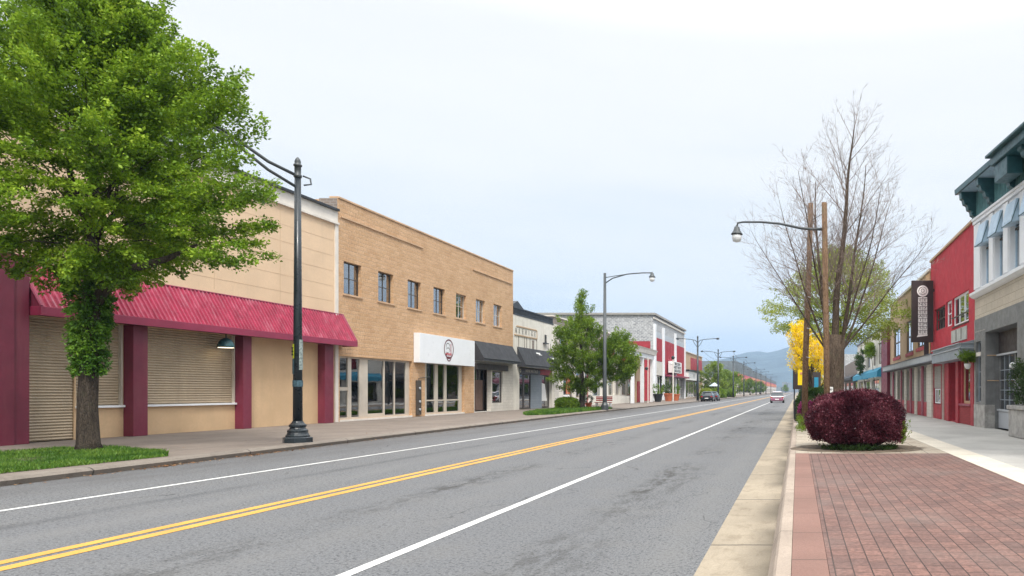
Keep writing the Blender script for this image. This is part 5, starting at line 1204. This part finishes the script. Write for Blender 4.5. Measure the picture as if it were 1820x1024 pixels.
# ------------------------------------------------------------------ left street furniture
t = thing('bench', 'red slatted bench with white legs between the grass patch and the low white wall', 'bench', (-16.5, 60, .15))
m = MB()
for k in range(3): m.box(-17.3, -15.9, 59.8+.16*k, 59.92+.16*k, .6, .65)
m.build('seat', 'red_plastic', t); m = MB()
for k in range(3): m.box(-17.3, -15.9, 60.3, 60.34, .75+.14*k, .85+.14*k)
m.build('backrest', 'red_plastic', t)
for x in (-17.2, -16.05): MB().box(x, x+.08, 59.8, 60.3, .15, .599).build('leg', 'white_plain', t)
rng = np.random.default_rng(41)
def potted(label, x, y, pm, lm, s=1.0, leafy=True):
    t = thing('plant_pot', label, 'plant pot', (x, y, .15))
    MB().lathe([(.25*s, 0), (.38*s, .55*s), (.42*s, .56*s), (.42*s, .66*s), (.36*s, .66*s)], (x, y, .15), 14).build('pot', pm, t)
    C = unit(rng.normal(0, 1, (24, 3)))*.42*s+np.array([x, y, .15+1.0*s]); npmesh('plant', sprays(rng, C, C-np.array([x, y, .5]), 24, .35*s, .14*s, .1, .12*s), lm, t)
potted('dark square planter with a shrub under the porch', -18.6, 93.5, 'dark_metal', 'leaf_mid', 1.6)
potted('terracotta pot beside the white pilaster of the red hall', -18.3, 99.5, 'terracotta', 'leaf_dark', 1.7)
potted('second terracotta pot, farther along the red hall frontage', -18.2, 105, 'terracotta', 'leaf_mid', 1.5)
potted('small terracotta pot beside the red bench', -17.6, 59.2, 'terracotta', 'leaf_dark', .7)
bush('low green shrub at the foot of the young street tree', (-17.9, 54.6, .5), .8, 1.1, .55, 5000, .12, 'leaf_mid', 19)
t = thing('sign_post', 'thin grey post with two small lamps in front of the red hall', 'post', (-17.2, 97, .15))
MB().tube([(-17.2, 97, .15), (-17.2, 97, 6.2)], .09, 8).build('pole', 'off_white', t); MB().ball((-17.2, 96.9, 6.2), .25, 8, 6).build('lamp_head', 'dark_metal', t); MB().ball((-17.45, 96.9, 5.4), .2, 8, 6).build('lamp_head', 'white_plain', t)
t = thing('sign_post', 'slim post with a dark lamp in front of the porch column', 'post', (-18.0, 84.5, .15))
MB().tube([(-18.0, 84.5, .15), (-18.0, 84.5, 5.6)], .06, 8).build('pole', 'off_white', t); MB().ball((-18.15, 84.4, 4.3), .2, 8, 6).build('lamp_head', 'dark_metal', t)

# ------------------------------------------------------------------ cars
def car(label, body, low, loc, group=None):
    t = thing('car', label, 'car', (0, 0, 0), group)
    st = [(-2.05, .42, .62, .80, .78), (-1.98, .3, .80, .86, .92), (-1.5, .22, .86, .9, .98), (-.6, .2, .88, .91, .97), (.4, .2, .88, .91, .95), (1.2, .2, .87, .9, .88), (1.85, .26, .84, .82, .74), (2.05, .4, .72, .6, .6)]
    m = MB(); n = 10
    for y, zb, wl, wu, zt in st:
        wl_, hm = wl, (zb+zt)/2
        for x, z in ((-wl_*.9, zb), (-wl_, zb+.1), (-max(wl_, wu), hm), (-wu*.97, zt-.06), (-wu*.86, zt), (wu*.86, zt), (wu*.97, zt-.06), (max(wl_, wu), hm), (wl_, zb+.1), (wl_*.9, zb)): m.v.append((x, y, z))
    for k in range(len(st)-1):
        for j in range(n): m.f.append((k*n+j, k*n+(j+1) % n, (k+1)*n+(j+1) % n, (k+1)*n+j))
    m.f.append(tuple(range(n))); m.f.append(tuple((len(st)-1)*n+j for j in range(n))[::-1]); m.build('body', body, t, smooth=True, bevel=0)
    m = MB(); g = [(-1.9, .93, .74, .02), (-1.55, .95, .70, .44), (-1.2, .96, .62, .52), (-.3, .96, .6, .54), (.3, .94, .58, .48), (1.1, .88, .72, .02)]
    for y, z0, wd_, h in g:
        wb = .84
        for x, z in ((-wb, z0), (-(wb+(wd_-wb)*min(1, h/.5)), z0+h), ((wb+(wd_-wb)*min(1, h/.5)), z0+h), (wb, z0)): m.v.append((x, y, z))
    for k in range(len(g)-1):
        for j in range(4): m.f.append((k*4+j, k*4+(j+1) % 4, (k+1)*4+(j+1) % 4, (k+1)*4+j))
    m.f.append((0, 1, 2, 3)); m.f.append(tuple(20+j for j in (3, 2, 1, 0))); m.build('windows', 'car_glass', t)
    m = MB(); m.prism([(-1.62, 1.40), (-1.2, 1.475), (-.3, 1.51), (.35, 1.42), (.35, 1.44), (-.3, 1.54), (-1.2, 1.51), (-1.65, 1.44)], 'x', -.6, .6); m.build('roof', body, t, bevel=.02)
    m = MB(); m.box(-.82, .82, -2.12, -1.95, .32, .62); m.build('rear_bumper', low, t, bevel=.05)
    m = MB(); m.box(-.78, .78, 1.95, 2.1, .3, .58); m.build('front_bumper', low, t, bevel=.05)
    MB().box(-.26, .26, -2.135, -2.121, .44, .56).build('number_plate', 'white_plain', t)
    for s in (-1, 1):
        MB().box(s*.6, s*.86, -2.06, -1.9, .66, .82).build('tail_light', 'tail_red', t, bevel=.02)
        MB().box(s*.5, s*.76, 1.9, 2.06, .58, .7).build('headlight', 'lamp_white', t, bevel=.02)
        MB().box(s*.9, s*1.08, .55, .68, .92, 1.04).build('mirror', body, t, bevel=.02)
        for y in (-1.3, 1.3):
            m = MB(); xo = s*.9
            pr = [(y+.33*math.cos(a*math.pi/10), .33+.33*math.sin(a*math.pi/10)) for a in range(20)]; m.prism(pr, 'x', xo-s*.2, xo+s*.02); wh = m.build('wheel', 'tyre', t, bevel=.02)
            m = MB(); pr = [(y+.2*math.cos(a*math.pi/8), .33+.2*math.sin(a*math.pi/8)) for a in range(16)]; m.prism(pr, 'x', xo+s*.015, xo+s*.035); m.build('rim', 'rim', wh)
    t.location = loc; return t
c1 = car('small white hatchback with a mauve rear bumper driving away in the right lane', 'car_white', 'car_mauve', (-2.75, 95, .0))
MB().box(-.84, .84, -2.07, -1.9, .60, .68).build('tailgate_trim', 'car_mauve', c1) if False else None
c2 = car('dark car parked at the left kerb beside the nearest double armed lamp standard', 'car_dark', 'car_dark', (-13.75, 108, 0), 'dark cars parked along the left kerb')
c3 = copytree(c2, (-13.75, 114.5, 0)); c3['label'] = 'second dark car parked at the left kerb, just beyond the first'

# ------------------------------------------------------------------ far left street
for k, (x, y, r, h, mt, lb) in enumerate(((-18.0, 150, 3.3, 7.3, 'leaf_far', 'round yellow green tree just beyond the tan building'), (-18.2, 176, 3.0, 6.3, 'leaf_far', 'yellow green tree behind the second double armed lamp'), (-18.3, 205, 3.2, 6.6, 'leaf_far', 'smaller pale green tree farther along the left pavement'),
        (-17.8, 262, 2.6, 5.6, 'leaf_mid', 'green tree before the rose coloured frontage'), (-17.8, 330, 2.8, 5.6, 'leaf_mid', 'most distant green tree on the left pavement'))):
    tt = ([(x, y, .1), (x, y, 1.2), (x, y, 2.6)], [.25, .18, .14]); z0 = 1.2
    leafy_tree('street_tree', lb, (x, y, .15), tt, [(z0, r*.5), (z0+(h-z0)*.25, r), (z0+(h-z0)*.6, r*.95), (z0+(h-z0)*.85, r*.6), (h, r*.15)], 130, 60, .3, mt, 'bark_young', 50+k, 2, ln=1.4, wd=.7, th=.45, limbs=6, group='trees along the left pavement', up=.3)
for k, (x, y, mt, lb) in enumerate(((-15.9, 122, 'leaf_spring', 'brown green shrub bed beside the second dark car'), (-15.9, 134, 'leaf_far', 'yellow green shrub bed below the round tree'), (-15.9, 146, 'leaf_mid', 'dark green shrub bed below the round tree'), (-16.0, 168, 'leaf_mid', 'low shrub bed beside the third lamp standard'))):
    bush(lb, (x, y, .9), .9, 3.2, 1.0, 3500, .28, mt, 60+k, name='shrub_bed', cat='shrub', group='shrub beds along the left kerb')
t = thing('market_parasol', 'small white and blue parasol under the far left trees', 'parasol', (-16.5, 139, .15))
MB().lathe([(1.1, 2.4), (.1, 3.1), (.05, 3.1), (1.0, 2.35)], (-16.5, 139, .15), 8).build('canopy', 'parasol', t); MB().tube([(-16.5, 139, .15), (-16.5, 139, 3.2)], .05, 6).build('pole', 'off_white', t)
for k, (ya, yb, zt, c_) in enumerate(((160, 232, 5.0, 'tan_render'), (238, 330, 11.8, 'pink_far'), (331, 470, 11.2, 'orange_far'), (471, 700, 10.6, 'pink_far'))):
    b = thing('far_frontage', ('low tan frontage behind the round green trees', 'long frontage with grey slatted upper storey and rose panels', 'second long frontage with grey slatted top and salmon panels', 'farthest long frontage with grey slatted top')[k], 'building', (WX, (ya+yb)/2, .15))
    n = int((yb-ya)/9); st = (yb-ya)/n
    ops = [(ya+st*i+1, ya+st*(i+1)-1, .6, 3.0) for i in range(n)]
    wall_grid(ya, yb, .15, 5.0 if k else zt, ops, WX, WX-.3).build('wall', 'off_white', b)
    for o in ops: window(b, *o, WX, 1, .1, 2, 1, .15, 'win_dark', 'glass_dark')
    shell(b, WX, -34, ya, yb, .15, zt-.05, 'dark_far', 1)
    if k:
        m = MB(); m.box(WX+.02, WX-.3, ya, yb, 5.01, 8.0); m.build('rose_panel', c_, b)
        m = MB(); m.box(WX-.0, WX-.3, ya, yb, 8.01, zt)
        y = ya
        while y < yb: m.box(WX+.25, WX+.003, y, y+.8, 8.01, zt+.15); y += 3.2
        m.build('slatted_upper', 'dark_far', b)
        m = MB(); y = ya+2; i_ = 0
        while y < yb-8: m.box(WX+.6, WX+.021, y, y+6, 5.1+(i_ % 3)*.3, 6.4+(i_ % 2)*.5); y += 11; i_ += 1
        m.build('rose_awning', ('pink_far', 'orange_far')[k % 2], b)
for k, (x, y, h) in enumerate(((3.0, 75, 8), (3.2, 120, 8.5), (2.9, 180, 8.5), (3.0, 260, 9))):
    t = thing('utility_pole', ('grey pole on the right pavement beyond the yellow tree', 'second grey pole on the right pavement, farther off', 'third grey pole far down the right pavement', 'farthest grey pole on the right pavement')[k], 'utility pole', (x-2.6, y, .15))
    MB().tube([(x-2.6, y, .15), (x-2.6, y, h-.6)], [.13, .09], 8).build('pole', 'pole_grey', t, smooth=True); MB().box(x-3.6, x-1.6, y-.06, y+.06, h-1.2, h-1.05).build('crossarm', 'pole_grey', t)
for k, (x, y) in enumerate(((1.4, 62), (1.6, 95), (1.8, 150), (2.0, 230), (-10, 560), (-30, 600), (-48, 640), (-64, 690))):
    lb = 'small pale green tree on the right pavement' if k < 4 else 'hazy green tree near the end of the street'
    tt = ([(x, y, .1), (x, y, 1.2), (x, y, 2.4)], [.2, .15, .1]); q = 1 if k < 4 else 2.2
    leafy_tree('street_tree', lb+(', nearest', ', second', ', third', ', farthest', ', right of centre', ', middle left', ', far left', ', at the very edge')[k], (x, y, .15), tt, [(1.4, .7*q), (2.4, 1.3*q), (3.6, 1.2*q), (2.6+1.6*q, .3)], 70, 45, .16*q, 'leaf_far' if k % 2 else 'leaf_mid', 'bark_young', 90+k, 2, ln=.7*q, wd=.4*q, th=.3*q, limbs=5, group='small trees beyond the yellow tree' if k < 4 else 'trees at the far end of the street', up=.3, nbr=30)
# block closing the far end of the street
b = thing('town_centre_block', 'pale hazy buildings closing the far end of the road', 'building', (-20, 700, 0))
rr = random.Random(3)
m = MB()
for k in range(16):
    x = -70+k*6.5; m.box(x, x+5.8, 760+rr.uniform(0, 60), 840, 0, rr.uniform(5, 13))
m.build('wall', 'grey_block', b)
# mountains: two ridges standing well behind the town
def ridge(label, Y, pts, depth, seed, amp):
    rng = random.Random(seed); m = MB(); nx = 260; rows = 26
    xs = [p[0] for p in pts]; zs_ = [p[1] for p in pts]; x0, x1 = xs[0], xs[-1]
    rn = np.random.default_rng(seed); ph = rn.uniform(0, 6.28, (9, 2)); 
    for j in range(rows+1):
        f = j/rows
        for i in range(nx+1):
            x = x0+(x1-x0)*i/nx; h = np.interp(x, xs, zs_)
            n_ = sum(math.sin(x/(260/(q+1))*1.0+ph[q, 0]+f*3*(q+1)*.6)*math.cos(f*(q+2)*1.7+ph[q, 1])/(q+1.5) for q in range(9))
            prof = math.sin(min(1, f)*math.pi/2)
            m.v.append((x, Y-depth*(1-f), max(-2, (h+n_*amp*.35*(1 if f > .99 else .6+.9*(1-f)))*prof-2 if f > 0 else -2)))
    for j in range(rows):
        for i in range(nx): a = j*(nx+1)+i; m.f.append((a, a+1, a+nx+2, a+nx+1))
    # back slope down to the ground
    k0 = len(m.v); base = rows*(nx+1)
    for i in range(nx+1): m.v.append((m.v[base+i][0], Y+depth, -2))
    for i in range(nx): m.f.append((base+i, base+i+1, k0+i+1, k0+i))
    o = m.build('mountain', 'mountain', kind='structure', smooth=True, loc=(0, Y, 0)); o['label'] = label
def P(u, v, Y): return ((u-CX)*Y/F, H-(v-CY)*Y/F)
Ym = 3200
ridge('broad blue forested mountain closing the street', Ym, [(-2600, 20), (-1300, 60), P(1200, 668, Ym), P(1262, 650, Ym), P(1300, 641, Ym), P(1340, 628, Ym), P(1352, 626.5, Ym), P(1368, 629.5, Ym), P(1385, 626, Ym), P(1405, 619, Ym), P(1440, 606, Ym), P(1500, 612, Ym), P(1580, 640, Ym), (900, 90), (2200, 20)], 1500, 2, 9)
ridge('lower pale foothill at the left of the mountain', 2000, [(-1800, 12), P(1100, 668, 2000), P(1200, 652, 2000), P(1250, 646, 2000), P(1290, 652, 2000), P(1330, 672, 2000), (-60, 12), (400, 6)], 600, 6, 5)
# haze
m = MB(); m.box(-3000, 3000, -60, 4900, -3.2, 330)
hz = bpy.data.materials.new('haze'); hz.use_nodes = True; q = hz.node_tree; q.nodes.clear()
pv = q.nodes.new('ShaderNodeVolumePrincipled'); pv.inputs['Color'].default_value = (.46, .64, .90, 1); pv.inputs['Density'].default_value = HAZE = 2.2e-4; pv.inputs['Anisotropy'].default_value = .2
ho = q.nodes.new('ShaderNodeOutputMaterial'); q.links.new(pv.outputs[0], ho.inputs['Volume'])
m.build('haze', hz, kind='stuff')
sc.cycles.volume_bounces = 1; sc.cycles.max_bounces = 8; sc.cycles.transparent_max_bounces = 12
sc.cycles.sample_clamp_indirect = 6
